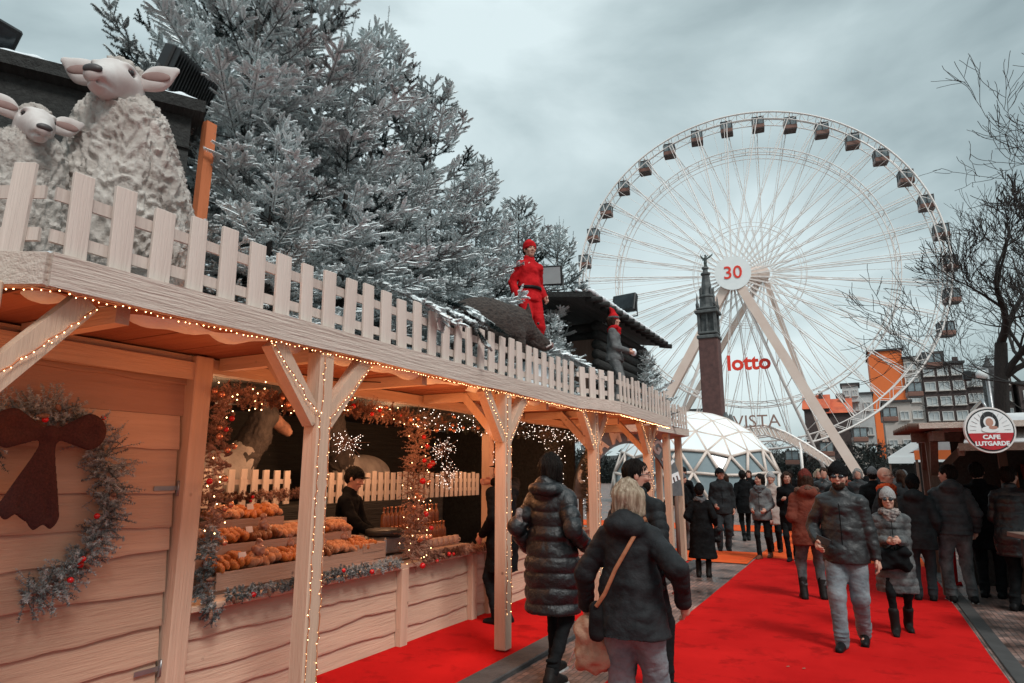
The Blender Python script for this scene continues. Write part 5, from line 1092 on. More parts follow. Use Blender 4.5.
G5 = person('woman in a long black coat and black hat seen from behind, carrying a small bag', -2.39, 11.25, AW + .1, 1.45, vox=.013, coat='black', zc=.36, flare=.06, bulk=1.10, trousers='trous', legw=.8, hair='dark', hairstyle='short', hat='beanie', hatc='dk', scarf='gk', wom=True, boots=True, shoes='boot', hands=((.26, .12, 1.0), (.22, .14, 1.05)))
bag(G5['W']((.2, .12, .78)), (.22, .1, .2), .2, 'small dark bag at the side of the woman in the long black coat', FB['shoe'])
G6 = person('woman in a grey jacket and black leggings walking towards us with her head turned', -1.80, 14.1, TO - .15, 1.62, vox=.015, coat='greyshell', zc=.80, bulk=1.05, trousers='trous', legw=.78, hair='dark', hairstyle='long', scarf='gk', wom=True, shoes='brownshoe', hands=((.14, .18, 1.02), (.14, .18, 1.02)), feet=((.05, .18, 0), (-.06, -.2, .04)), headyaw=-.5)
G7 = person('woman in dark clothes walking towards us with light brown hair, near the pink bag', -1.28, 14.0, TO, 1.66, vox=.015, coat='black', zc=.60, trousers='trous', legw=.8, hair='brown', hairstyle='long', wom=True, shoes='boot', sole='whitesole', hands=((.10, .2, 1.2), (.24, .02, .9)), feet=((.05, .14, 0), (-.05, -.1, .02)), headyaw=.3)
G8 = person('woman in a pale coat carrying a pink bag, half hidden between the walking women', -1.72, 15.3, TO - .1, 1.64, vox=.017, coat='cream', zc=.62, flare=.03, trousers='trous', hair='blond', hairstyle='short', hat='beanie', hatc='wh', wom=True)
bag(G8['W']((.18, .20, .80)), (.34, .14, .28), G8['face'], 'pale pink leather bag hanging at the side of the woman in the pale coat', FB['pinkbag'], strap=[G8['W']((.08, .2, .92)), G8['W']((.18, .2, 1.12)), G8['W']((.28, .2, .92))])
G9 = person('man in a dark cap and open dark jacket standing face on beside the dome', -2.74, 15.1, TO + .3, 1.74, vox=.015, coat='hood', zc=.78, bulk=1.1, trousers='jeansd', legw=1.1, hair='dark', hairstyle='short', hat='cap', hatc='dk', hands=((.16, .14, .98), (.24, .02, .9)), headyaw=.5)
G10 = person('man in grey beanie, black jacket and pale trainers left of the long black coat', -3.52, 14.8, faceto(.8, .5), 1.64, vox=.015, coat='black', zc=.74, bulk=1.12, trousers='jeansg', hair='dark', hairstyle='short', hat='beanie', hatc='gk', sole='whitesole', hands=((.18, .14, .98), (.18, .14, .98)))
G11 = person('man in a dark cap standing close behind the one in the grey beanie', -3.75, 15.9, TO - .2, 1.78, vox=.017, coat='black', zc=.72, trousers='trous', hair='dark', hairstyle='short', hat='cap', hatc='dk')
G12 = person('short person in a brown-grey jacket facing away in front of the dome', -3.25, 18.6, AW, 1.62, vox=.018, coat='hood', zc=.80, trousers='jeansd', hair='brown', hairstyle='bob', wom=True, feet=((.06, .15, 0), (-.05, -.12, .02)))
G13 = person('dark-haired person in black with a ponytail walking away before the dome', -2.65, 17.6, AW + .2, 1.70, vox=.017, coat='black', zc=.68, trousers='trous', legw=.85, hair='dark', hairstyle='pony', wom=True, feet=((.06, .12, 0), (-.05, -.12, .02)))
G14 = person('man in dark clothes standing just right of the striped-trainer man at the cafe stall', 1.45, 11.25, AW - .3, 1.78, vox=.015, coat='black', zc=.62, trousers='trous', hair='dark', hairstyle='short', hands=((.2, .14, 1.0), (.2, .16, 1.05)))
G15 = person('person in a shiny dark jacket leaning at the cafe stall counter', 1.62, 10.3, faceto(.6, .8), 1.72, vox=.013, coat='blackdown', zc=.66, bulk=1.12, quilt=.01, qstep=.1, trousers='trous', hair='dark', hairstyle='short', hands=((.2, .3, 1.1), (.18, .26, 1.05)), lean=(0, .06))
G16 = person('person in black at the far right edge of the cafe stall', 2.2, 11.3, AW + .6, 1.80, vox=.016, coat='black', zc=.62, trousers='trous', hair='dark', hairstyle='short')
# --- distant crowd, each on its own spot
crowd = [(-.75, 17.0, TO, 1.76, 'leather', 'brown', None), (-.35, 13.0, AW, 1.70, 'black', 'dark', None), (-.05, 17.5, TO, 1.74, 'midgrey', 'greyh', None), (.2, 14.2, AW, 1.72, 'black', 'dark', 'beanie'), (.75, 16.2, AW + .4, 1.70, 'hood', 'brown', None), (-1.0, 20, TO, 1.74, 'hood', 'blond', None), (.5, 21, AW, 1.75, 'charcoal', 'dark', None), (.95, 19, TO, 1.68, 'black', 'brown', 'beanie'), (1.0, 24, AW, 1.76, 'greyshell', 'dark', None), (-.5, 25, TO, 1.7, 'rust', 'brown', None), (-2.0, 23, AW, 1.75, 'black', 'dark', None), (-1.5, 28, TO, 1.7, 'midgrey', 'blond', None), (0.2, 30, AW, 1.75, 'black', 'dark', 'beanie'), (-3.4, 24, TO, 1.72, 'black', 'brown', None), (1.4, 29, AW, 1.7, 'hood', 'dark', None), (-.9, 34, AW, 1.74, 'charcoal', 'brown', None), (2.0, 21, AW, 1.74, 'black', 'dark', None), (2.2, 26, TO, 1.74, 'leather', 'greyh', None)]
CL = dict(leather='dark waxed jacket', black='black coat', midgrey='slate grey jacket', hood='dark grey parka', charcoal='charcoal jacket', greyshell='mid grey jacket', rust='rust coat')
for i, (x_, y_, f_, h_, c_, hr_, ht_) in enumerate(crowd):
    dist = 'nearest crowd' if y_ < 15 else ('mid crowd' if y_ < 22 else 'farthest crowd')
    person('%s-haired person in a %s %s, %s%s' % ({'greyh': 'grey', 'blond': 'blonde'}.get(hr_, hr_), CL[c_], 'walking towards us' if f_ == TO else 'facing away', 'wearing a beanie, ' if ht_ else '', dist), x_, y_, f_, h_, vox=.022, coat=c_, zc=.7, trousers=('jeansd', 'trous', 'jeansg')[i % 3], hair=hr_, hairstyle=('short', 'long', 'bob')[i % 3], hat=ht_, hatc=('dk', 'gk')[i % 2], face_detail=False, group='people strolling in the far crowd', coatcut=False, feet=((.07, .12, 0), (-.07, -.12, .01)))
# ================================================================== figures on the terrace
M['wool'] = mat('painted_wool', (.58, .54, .50), rough=.9, c2=(.38, .34, .31), nscale=9, bump=.8, bscale=60, spec=.1); M['sheepface'] = mat('painted_sheep_face', (.60, .57, .55), rough=.8, c2=(.48, .43, .41), nscale=8, dirt=((.34, .24, .2), 9, .66)); M['earin'] = mat('ear_inside', (.30, .19, .17), rough=.8); M['nose'] = mat('dark_nose', (.06, .05, .05), rough=.5)
def wool(V, N, s=30, a=.017):
    out = np.empty(len(V))
    for i, p in enumerate(V):
        q = Vector((p[0] * s * .55, p[1] * s * .55, p[2] * s * .30)); w_ = mnoise.noise_vector(q * .8) * 1.3; out[i] = abs(mnoise.noise(Vector((p[0] * s, p[1] * s, p[2] * s * .5)) + w_)) + .3 * abs(mnoise.noise(Vector((p[0] * s * 2.6, p[1] * s * 2.6, p[2] * s * 1.1)) + w_ * 2))
    return V + N * (a * (1 - 3.2 * np.clip(out, 0, .45)))[:, None]
def sheep(x, y, z, face, s, label, head_up=.3, yaw=0.0, name='sheep_statue', pose='sit', vox=.011):
    root = empty(name, (x, y, z), face, label=label, cat='sheep figure'); root.scale = (s, s, s)
    b = SDF()
    b.ell((0, -.05, .30), (.27, .34, .32), k=.1); b.ell((0, .06, .52), (.25, .24, .30), k=.12); b.ell((0, .12, .76), (.185, .17, .19), k=.1); b.ell((0, .05, .2), (.25, .25, .2), k=.1)
    V, F = b.mesh(vox); N = vnormals(V, F); np_mesh('fleece', wool(V, N), F, M['wool'], root)
    cy, sy = cos(yaw), sin(yaw); ce, se = cos(head_up), sin(head_up); R = np.array([[cy, -sy, 0], [sy, cy, 0], [0, 0, 1]]) @ np.array([[1, 0, 0], [0, ce, -se], [0, se, ce]]); c = np.array([0, .19, .91])
    def P(*v): return c + R @ np.array(v, float)
    h_ = SDF(); h_.cap(P(0, -.05, -.08), P(0, 0, .03), .10, .095, k=.05); h_.ell(P(0, .02, .045), (.080, .11, .082), k=.05, rot=R); h_.cap(P(0, .08, .02), P(0, .20, -.035), .066, .046, k=.05); h_.cap(P(0, .06, -.02), P(0, .17, -.065), .052, .034, k=.03)
    h_.cap(P(-.03, .215, -.062), P(.03, .215, -.062), .008, .008, k=.012, sub=True); h_.cap(P(.03, .215, -.062), P(.048, .14, -.055), .008, .006, k=.012, sub=True); h_.cap(P(-.03, .215, -.062), P(-.048, .14, -.055), .008, .006, k=.012, sub=True)
    for q in (-1, 1): h_.ell(P(q * .068, .065, .065), (.02, .022, .02), k=.015, sub=True); h_.ell(P(q * .062, .07, .088), (.02, .035, .012), k=.02)
    V, F = h_.mesh(.007); hd = np_mesh('head', V, F, M['sheepface'], root)
    t = SDF(); t.ell(P(0, -.03, .10), (.085, .08, .06), k=.04, rot=R); t.ell(P(0, .03, .115), (.05, .05, .03), k=.03, rot=R); V, F = t.mesh(.009); N = vnormals(V, F); np_mesh('forelock', wool(V, N, 26, .014), F, M['wool'], root)
    for q in (-1, 1):
        e_ = SDF(); e_.chain([P(q * .075, -.01, .055), P(q * .15, -.01, .095), P(q * .225, 0, .135)], [.028, .046, .018], k=.03, sc_=(1, .45, 1)); e_.ell(P(q * .16, .025, .095), (.06, .014, .026), k=.012, sub=True); V, F = e_.mesh(.008); er = np_mesh('ear', V, F, M['sheepface'], root)
        i_ = MB(); i_.ball(P(q * .150, .010, .092), .062, 14, 8, (1.0, .16, .40)); i_.build('ear_lining', M['earin'], er)
        i_ = MB(); i_.ball(P(q * .066, .066, .066), .019, 12, 8); i_.build('eye', M['eye'], root)
    n_ = MB(); n_.ball(P(0, .235, -.022), .034, 12, 8, (1.15, .5, .62)); n_.build('nose', M['nose'], root)
    for q in (-1, 1):
        l = SDF(); l.chain([(q * .12, .18, .34), (q * .12, .24, .16), (q * .12, .25, .02)], [.06, .045, .038], k=.04); V, F = l.mesh(.012); np_mesh('leg', V, F, M['sheepface'], root)
    return root
sheep(-3.66, 2.12, 2.57, faceto(.55, -.85), 1.30, 'big woolly sheep figure sitting behind the pickets, head raised, by the orange post', head_up=-.04, yaw=.08, vox=.0075)
sheep(-3.72, 1.60, 2.55, faceto(1.1, -.35), .88, 'smaller lamb figure at the far left of the terrace beside the big sheep', head_up=-.15, yaw=.1)
# ---- boar
M['boarm'] = mat('boar_bristle', (.11, .085, .072), rough=.9, c2=(.03, .026, .025), nscale=14, stretch=(6, 1, 6), bump=1, bscale=40)
root = empty('boar_statue', (-3.40, 5.95, 2.93), faceto(.32, .95), label='dark bristly wild boar figure lying behind the pickets, snout to the right', cat='boar figure'); b = SDF()
b.ell((0, 0, .36), (.24, .58, .30), k=.1); b.ell((0, .42, .40), (.20, .28, .24), k=.1); b.cap((0, .60, .36), (.04, .92, .22), .15, .075, k=.08); b.cap((.04, .92, .22), (.05, .98, .20), .075, .065, k=.02); b.cap((.03, .7, .2), (.05, .93, .15), .06, .04, k=.04)
for q in (-1, 1): b.cap((q * .12, .56, .50), (q * .16, .52, .66), .05, .012, k=.03); b.chain([(q * .15, .35, .25), (q * .15, .42, .02)], [.09, .05], k=.05); b.chain([(q * .15, -.4, .25), (q * .16, -.42, .02)], [.1, .05], k=.05)
b.cap((0, -.56, .4), (0, -.7, .3), .03, .012, k=.03)
root.scale = (.88, .88, .88)
V, F = b.mesh(.014); N = vnormals(V, F); V = V + N * (vnoise(V * [1.5, 1, 1.5], 26, 2) * .010)[:, None]; np_mesh('body', V, F, M['boarm'], root)
q = MB(); q.ball((.06, 1.03, .20), .06, 12, 8, (1, .35, .8)); q.build('snout', M['earin'], root); q = MB(); q.ball((.16, .70, .43), .018, 8, 6); q.build('eye', M['eye'], root)
for s in (-1, 1): q = MB(); q.tube([(.05 + s * .06, .90, .15), (.06 + s * .09, .95, .19), (.05 + s * .085, .95, .26)], [.014, .011, .003], 6); q.build('tusk', M['white'], root)
# ---- red-clad figure and elf
gr = person('mannequin in bright red jacket, red trousers and red knitted hat standing among the firs', -3.72, 7.60, faceto(.75, -.45), 1.66, vox=.010, coat='red', zc=.86, bulk=.98, trousers='red', hair='brown', hairstyle='short', hat='beanie', hatc='red', wom=True, hands=((.25, .06, .92), (.22, .06, .95)), z=3.10 - .02, headyaw=-.15, collar=True, name='mannequin', cat='mannequin', coatcut=False)
bl = MB(); bl.lathe([(.182, 0), (.185, .045)], (0, 0, 1.03), 24); o = bl.build('belt', FB['shoe'], gr['root']); o.scale = (1, .80, 1)
bl = MB(); bl.lathe([(.34, 0), (.32, .1), (.26, .35), (.22, .50), (.1, .53)], (0, 0, 0), 14); tag(bl.build('snowy_mound', M['snow'], loc=(-3.72, 7.6, 2.55)), 'snow-covered mound carrying the red-clad mannequin', 'mound')
el_ = person('small elf figure in grey felt suit, red scarf and red-banded hat beside the dark hut', -3.12, 9.28, faceto(.9, .12), 1.40, vox=.009, coat='greyshell', zc=.84, bulk=1.02, trousers='greyshell', hair='brown', hairstyle='bob', hat='elf', hatc='red', scarf='red', hands=((.12, .26, 1.02), (.12, .26, 1.02)), z=2.62, name='elf_figure', cat='elf figure', coatcut=False)
q = MB(); q.lathe([(.102, 0), (.104, .03), (.1, .045)], (0, 0, 1.665), 20); q.build('hat_band', FB['gk'], el_['root']).scale = (1, 1.14, 1)
q = MB(); q.ball((0, .36, 1.0), .07, 12, 8, (1.1, .8, 1)); q.build('snowball', M['snow'], el_['root'])
# ---- low barn behind the sheep
A_ = np.array([-4.90, 1.80]); B_ = np.array([-4.21, 2.90]); dirv = (B_ - A_) / np.linalg.norm(B_ - A_); A2 = A_ - dirv * 2.2; nv = np.array([dirv[1], -dirv[0]])
barn = empty('barn', (A2[0], A2[1], 2.55), math.atan2(dirv[1], dirv[0]), label='low dark plank barn with a snow-edged roof behind the two sheep', cat='barn'); LB = np.linalg.norm(B_ - A2)
siding('wall', .14, 0, LB - .04, 0, 1.62, 6, M['darkwood'], barn, seed=40, normal='y') if False else None
o = siding('wall', -.12, 0, LB - .06, 0.0, 1.66, 7, M['darkwood'], barn, seed=41, normal='y', wav=.02)
b = MB(); b.beam((-.1, .28, 1.74), (LB + .02, .28, 1.74), 1.0, .09, seg=10, jit=.006); b.build('roof', M['darkwood'], barn)
b = SDF()
for i in range(24): b.cap((LB * i / 24, -.14, 1.80 + .01 * sin(i * 2.3)), (LB * (i + 1) / 24, -.14, 1.80 + .01 * sin((i + 1) * 2.3)), .030 + .01 * sin(i * 1.7), .03, k=.03); b.cap((LB * i / 24, .1, 1.8), (LB * (i + 1) / 24, .1, 1.8), .03, .03, k=.04)
V, F = b.mesh(.018); np_mesh('snow_edge', V, F, M['snow'], barn)
b = MB(); b.beam((-4.16, 2.93, 2.58), (-4.16, 2.95, 4.27), .085, .06, up=(1, 0, 0)); tag(b.build('orange_post', M['orangewood']), 'upright orange board at the barn corner right of the big sheep', 'post')
# ---- floodlights (black finned housings)
def flood(x, y, z, rz, tilt, s, label, frontvis=False):
    root = empty('floodlight', (x, y, z), rz, label=label, cat='floodlight', group='black floodlights on the terrace roofs'); b = MB(); b.box((0, 0, 0), (.46, .09, .34), bev=.012)
    o = b.build('housing', M['black'], root); o.rotation_euler = (tilt, 0, 0)
    f = MB()
    for i in range(17): f.box((-.208 + .026 * i, .065, 0), (.007, .045, .31))
    f.build('fins', M['black'], o); g_ = MB(); g_.box((0, -.048, 0), (.40, .006, .28)); g_.build('lens', M['glass'] if not frontvis else M['pane'], o)
    k = MB(); k.tube([(-.24, 0, 0), (-.25, 0, -.26), (.25, 0, -.26), (.24, 0, 0)], .014, 6); k.tube([(0, 0, -.26), (0, 0, -.40)], .02, 6); k.build('bracket', M['black'], root); root.scale = (s, s, s)
    return root
lamp(-3.42, 2.62, 2.80, 1.3, col=(1, .30, .10), r=.08)  # added warm lamp without a body, for the orange glow on the sheep
flood(-4.55, 2.95, 4.72, faceto(.9, .3), -.35, 1.15, 'large black finned floodlight on the barn roof behind the big sheep head')
flood(-4.95, 1.70, 4.50, faceto(-.9, -.1), .5, 1.1, 'black finned floodlight at the top left corner above the lamb')
flood(-3.95, 8.75, 4.62, faceto(-.3, .95), .3, .9, 'tilted floodlight with a thin pale frame at the left end of the hut roof', True)
flood(-3.45, 10.9, 4.62, faceto(.2, 1), -.25, 1.0, 'dark floodlight near the right end of the hut roof')
# ---- dark hut behind the elf
hut = empty('log_hut', (-3.95, 11.2, 2.5), 0, label='dark log hut on the terrace with a snow-lined sloping roof behind the elf', cat='hut')
b = MB()
for i in range(10): b.tube([(-.55, -1.2, .08 + .16 * i), (.35, -1.2, .08 + .16 * i)], .085, 10); b.tube([(.35, -1.4, .08 + .16 * i), (.35, 1.3, .08 + .16 * i)], .085, 10)
b.build('log_wall', M['darkwood'], hut)
b = MB(); rl = [(-.9, -3.0, 1.72), (.95, -3.0, 1.62), (.95, 1.6, 1.62), (-.9, 1.6, 1.9)]
b.add([(-.6, -2.6, 1.82), (.72, -2.6, 1.66), (.72, 1.7, 1.66), (-.6, 1.7, 1.86), (-.6, -2.6, 1.90), (.72, -2.6, 1.74), (.72, 1.7, 1.74), (-.6, 1.7, 1.94)], [(3, 2, 1, 0), (4, 5, 6, 7), (0, 1, 5, 4), (1, 2, 6, 5), (2, 3, 7, 6), (3, 0, 4, 7)]); b.build('roof', M['darkwood'], hut)
b = SDF()
for i in range(30): y0 = -2.6 + 4.3 * i / 30; b.cap((.70, y0, 1.765), (.70, y0 + .15, 1.765), .03 + .008 * sin(i * 1.9), .04, k=.04); b.cap((.5, y0, 1.79), (.5, y0 + .15, 1.79), .03, .03, k=.06)
V, F = b.mesh(.025); np_mesh('roof_snow', V, F, M['snow'], hut)
b = MB()
for i in range(14): b.tube([(.62, -2.5 + .31 * i, 1.66), (.86, -2.5 + .31 * i, 1.62)], .045, 8)
b.build('rafter_ends', M['darkwood'], hut)['kind'] = 'stuff'
b = MB(); b.box((.10, -1.32, .85), (.5, .04, .9)); b.build('door', M['brownwood'], hut)
# ================================================================== inside the stall: displays, pastries, vendor's things
M['crate'] = wood('pale_display_wood', (.50, .36, .29), 'y'); M['pastry'] = mat('baked_golden_crust', (.78, .31, .07), rough=.5, c2=(.40, .11, .035), nscale=22, bump=.7, bscale=60, lo=.3, hi=.6); M['sugar'] = mat('sugared_crust', (.70, .42, .27), rough=.7, c2=(.5, .2, .09), nscale=30, bump=.7, bscale=70)
M['cello'] = mat('clear_packaging', (.55, .32, .24), rough=.12, c2=(.28, .15, .11), nscale=20)
M['brownp'] = mat('dark_baked_crust', (.30, .11, .04), rough=.4, c2=(.16, .05, .02), nscale=22, bump=.7, bscale=60)
proto = None
def roll(kind):
    root = MB()
    # ridged crescent roll
    n = 13; P = []; prof = []
    for i in range(n): a = -1.0 + 2.0 * i / (n - 1); prof.append((np.array([.018 * (1 - a * a) * 1.2, a * .075, .004 * sin(i * 3)]), (.027 * (1 - a * a * .75)) * (1 + .16 * (i % 2))))
    root.tube([p for p, r in prof], [max(r, .004) for p, r in prof], 9); return root
RP = {}
PGR = 'golden pastries in rows on the stall counter'
shelf_rows = [(-4.40, .93, 3.45, 5.25, 'lowest'), (-4.62, 1.10, 3.6, 5.15, 'middle'), (-4.86, 1.27, 3.75, 4.5, 'top')]
R_ = random.Random(77)
for r_i, (x_, z_, y0, y1, nm) in enumerate(shelf_rows):
    b = MB(); root = empty('display_tray', (x_, (y0 + y1) / 2, z_ - .05), label='pale wooden display tray, the %s of three stepped rows of pastries' % nm, cat='display tray', group='stepped pastry trays'); Ly = y1 - y0
    b.box((0, 0, 0), (.24, Ly, .02)); b.build('base', M['crate'], root)
    for s in (1, -1): b = MB(); b.box((s * .125, 0, .02 - .04), (.014, Ly, .13 if s > 0 else .09), bev=.003); b.build('side_board', M['crate'], root)
    n = int(Ly / .062)
    for i in range(n):
        for k in range(2):
            key = (0, 1, 0, 2, 1)[(r_i * 2 + (i // 5)) % 5]
            if key not in RP:
                o = roll(0).build('pastry', M['pastry' if key == 0 else ('sugar' if key == 1 else 'brownp')]); RP[key] = o
            else: o = RP[key].copy(); COL.objects.link(o)
            o.location = (x_ + .055 - k * .085 + R_.uniform(-.01, .01), y0 + .04 + i * .062 + R_.uniform(-.008, .008), z_ + .012 + k * .030 + R_.uniform(0, .014) + .02 * abs(sin(i * .52))); o.rotation_euler = (R_.uniform(-.25, .25), R_.uniform(-.2, .2), pi / 2 + R_.uniform(-.35, .35)); sc__ = R_.uniform(1.0, 1.3); o.scale = (sc__, sc__, sc__ * 1.15)
            tag(o, ('glossy golden', 'paler sugared', 'dark brown')[key] + ' ridged pastry lying in the %s display row' % nm, 'pastry', PGR)
b = MB(); b.box((-4.62, 4.4, .86), (.02, 1.9, .02)); 
root = empty('display_stand', (-4.65, 4.4, 0), label='stepped wooden stand that carries the pastry trays', cat='display stand')
for (dx, zt) in ((.25, .86), (.03, 1.03), (-.21, 1.20)): b = MB(); b.box((dx, 0, zt / 2), (.21, 1.95, zt)); b.build('step', M['crate'], root)
b = MB(); b.box((-4.5, 5.9, .80), (.50, 2.2, .04), bev=.004); tag(b.build('work_counter', M['crate']), 'inner work counter at the vendor and glassware end', 'counter')
for i, (yy, zz) in enumerate(((5.22, .90), (6.0, .90))):
    b = MB(); b.box((0, 0, 0), (.30, .42, .16), bev=.01); b.box((.155, 0, .03), (.004, .3, .06)); tag(b.build('display_box', M['crate'], loc=(-4.42, yy, zz)), ('plain pale box beside the vendor\'s waffle plate' if i == 0 else 'plain pale box at the garland column'), 'box')
# waffle griddle / heater arms by the vendor
root = empty('griddle', (-4.45, 5.62, 1.02), label='dark round crepe griddle on the counter in front of the vendor', cat='griddle'); b = MB(); b.lathe([(.19, 0), (.20, .02), (.20, .05), (.18, .06)], n=24); b.build('plate', M['black'], root); b = MB(); b.box((0, 0, -.09), (.30, .34, .16), bev=.02); b.build('body', M['metal'], root)
# glassware boxes: bottles
M['bott'] = mat('amber_bottle', (.34, .13, .06), rough=.1, c2=(.2, .07, .03)); M['bott2'] = mat('dark_bottle', (.05, .035, .03), rough=.12, c2=(.02, .02, .02)); M['cupm'] = mat('printed_white_mug', (.62, .50, .44), rough=.3, c2=(.5, .3, .25), nscale=26)
bp = None
for i in range(30):
    row, k = divmod(i, 15); b_ = None
    if bp is None:
        root = empty('bottle', label='amber bottle on the glassware shelves at the stall end', cat='bottle', group='rows of amber bottles at the glassware end'); b = MB(); b.lathe([(.032, 0), (.034, .01), (.034, .13), (.030, .155), (.013, .185), (.012, .225), (.014, .23)], n=12); b.build('glass', M['bott'], root); b = MB(); b.lathe([(.0145, .225), (.0145, .245)], n=10); b.build('cap', M['goldb'], root); bp = root; r_ = root
    else: r_ = copy_tree(bp)
    r_.location = (-4.62 - .12 * row + R_.uniform(-.01, .01), 5.95 + .074 * k, .83 + .20 * row)
b = MB(); b.box((-4.74, 6.45, .925), (.14, 1.2, .19)); tag(b.build('bottle_riser', M['crate']), 'low wooden riser under the back row of bottles', 'riser')
for i in range(8):
    b = MB(); b.lathe([(.036, 0), (.038, .01), (.038, .09), (.034, .095), (.033, .02)], n=14); b.tube([(.036, 0, .07), (.062, 0, .065), (.062, 0, .03), (.037, 0, .022)], .006, 6, False); o = b.build('mug', M['cupm'], loc=(-4.40, 6.15 + .11 * i, .822)); tag(o, 'pale patterned mug in the front row of glassware', 'mug', 'mugs in a row on the inner counter')
# inner white fence
def infence(y0, y1, x_, z0, n, label):
    root = empty('picket_fence', (x_, y0, z0), pi / 2, label=label, cat='picket fence'); Ln = y1 - y0; r2 = MB(); r2.box((Ln / 2, .012, .10), (Ln, .016, .05)); r2.box((Ln / 2, .012, .24), (Ln, .016, .05)); r2.build('rail', M['picket'], root)
    for i in range(n): c = picket.copy(); COL.objects.link(c); c.parent = root; c.location = ((i + .5) * Ln / n, -.012, 0); c.rotation_euler = (0, R_.uniform(-.02, .02), 0); c.scale = (.75, 1, .86 + R_.uniform(-.04, .04))
infence(3.9, 5.35, -5.55, 1.32, 10, 'small pale fence inside the stall behind the pastries'); infence(5.9, 9.4, -5.55, 1.30, 27, 'small pale fence inside the stall behind the vendor and bottles')
b = MB(); b.box((-5.9, 5.9, .66), (.9, 4.6, 1.28)); tag(b.build('back_platform', M['darkwood']), 'dark raised platform at the back of the stall carrying the animals', 'platform')
# large animal figures on the platform
M['horse'] = mat('dark_animal_coat', (.07, .06, .055), rough=.8, c2=(.035, .03, .03), nscale=8, bump=.6, bscale=25); M['camel'] = mat('pale_animal_coat', (.40, .38, .36), rough=.85, c2=(.28, .26, .25), nscale=6, bump=.5, bscale=30); M['tanface'] = mat('tan_animal_face', (.36, .19, .13), rough=.8, c2=(.14, .07, .05), nscale=9)
def beast(x, y, z, rz, label, neckm, bodym, s=1.0, flip=1):
    root = empty('animal_figure', (x, y, z), rz, label=label, cat='animal figure', group=None); root.scale = (s, s, s)
    b = SDF(); b.ell((0, 0, .30), (.26, .62, .28), k=.1); b.chain([(0, -.45, .2), (0, -.5, -.0)], [.12, .06], k=.06); b.cap((0, .4, .35), (0, .55, .55), .22, .17, k=.1); V, F = b.mesh(.02); np_mesh('body', V, F, bodym, root)
    b = SDF(); b.chain([(0, .48, .42), (0, .66, .72), (0, .72, .92)], [.19, .15, .13], k=.1); b.ell((0, .76, .98), (.13, .16, .13), k=.08)
    for q in (-1, 1): b.cap((q * .08, .70, 1.06), (q * .16, .64, 1.14), .045, .02, k=.03)
    V, F = b.mesh(.016); N = vnormals(V, F); V = wool(V, N, 14, .012); np_mesh('neck', V, F, neckm, root)
    b = SDF(); b.cap((0, .80, .98), (0, 1.00, .84), .10, .065, k=.05); b.cap((0, 1.0, .84), (0, 1.05, .80), .07, .055, k=.03); b.cap((-.03, 1.09, .765), (.03, 1.09, .765), .01, .01, k=.01, sub=True)
    V, F = b.mesh(.012); np_mesh('muzzle', V, F, M['tanface'], root)
    for q in (-1, 1): e_ = MB(); e_.ball((q * .10, .88, 1.0), .02, 8, 6); e_.build('eye', M['eye'], root)
    return root
beast(-6.15, 4.55, 1.32, faceto(.25, .95), 'dark-maned animal figure with a tan muzzle and pale body behind the pastries', M['horse'], M['camel'], 1.0)
beast(-6.3, 7.4, 1.30, faceto(.15, -1), 'second large dark-necked animal figure with a pale back behind the vendor', M['horse'], M['camel'], 1.05)
b = MB(); b.lathe([(.02, .3), (.025, .1), (.14, 0), (.15, -.03), (.0, -.035)], (0, 0, 0), 20)
for i, (yy, xx) in enumerate(((4.0, -5.0), (5.3, -5.0), (6.6, -5.0), (8.8, -5.0))):
    root = empty('pendant_lamp', (xx, yy, 2.28), label='small dark pendant lamp under the stall ceiling, ' + ('above the left pastries', 'above the vendor', 'above the bottles', 'beyond the second post')[i], cat='lamp'); b = MB(); b.lathe([(.012, .18), (.02, .07), (.10, .0), (.105, -.02)], n=18); b.build('shade', M['black'], root); b = MB(); b.ball((0, 0, .0), .016, 10, 6); b.build('bulb', M['bulb'], root)
# arched sign with white lettering beyond the posts
root = empty('arched_sign', (-3.72, 11.75, 1.22), label='arched dark sign with white capital letters reading CHAMPAGNE beyond the posts', cat='sign'); b = MB(); n = 24; P = []
Rr = 1.22
cdir = np.array([.45, .89, 0]); updir = np.array([0, 0, 1.])
for i in range(n + 1):
    a = pi * i / n
    for r_ in (Rr - .17, Rr + .17):
        for o_ in (-.02, .02): P.append(cdir * (-cos(a)) * r_ + updir * sin(a) * r_ * .92 + np.array([.89, -.45, 0]) * o_)
F = []
for i in range(n):
    k = i * 4; F += [(k, k + 4, k + 6, k + 2), (k + 1, k + 3, k + 7, k + 5), (k + 2, k + 6, k + 7, k + 3), (k, k + 1, k + 5, k + 4)]
b.add(P, F); b.build('board', M['metal'], root)
word = 'CHAMPAGNE'
for i, ch_ in enumerate(word):
    a = pi * (.10 + .80 * i / (len(word) - 1)); rad = cdir * (-cos(a)) + updir * sin(a) * .92; tan_ = cdir * sin(a) + updir * cos(a) * .92
    text(ch_, 'letter', .34, cdir * (-cos(a)) * Rr + updir * sin(a) * Rr * .92 + np.array([.89, -.45, 0]) * .03, tan_, nrm(rad), M['signwhite'], root, ext=.008, bold=.012)
for s in (-1, 1): b = MB(); b.tube([tuple(cdir * s * Rr), tuple(cdir * s * Rr - updir * 1.25)], .04, 8); b.build('upright', M['brownwood'], root)
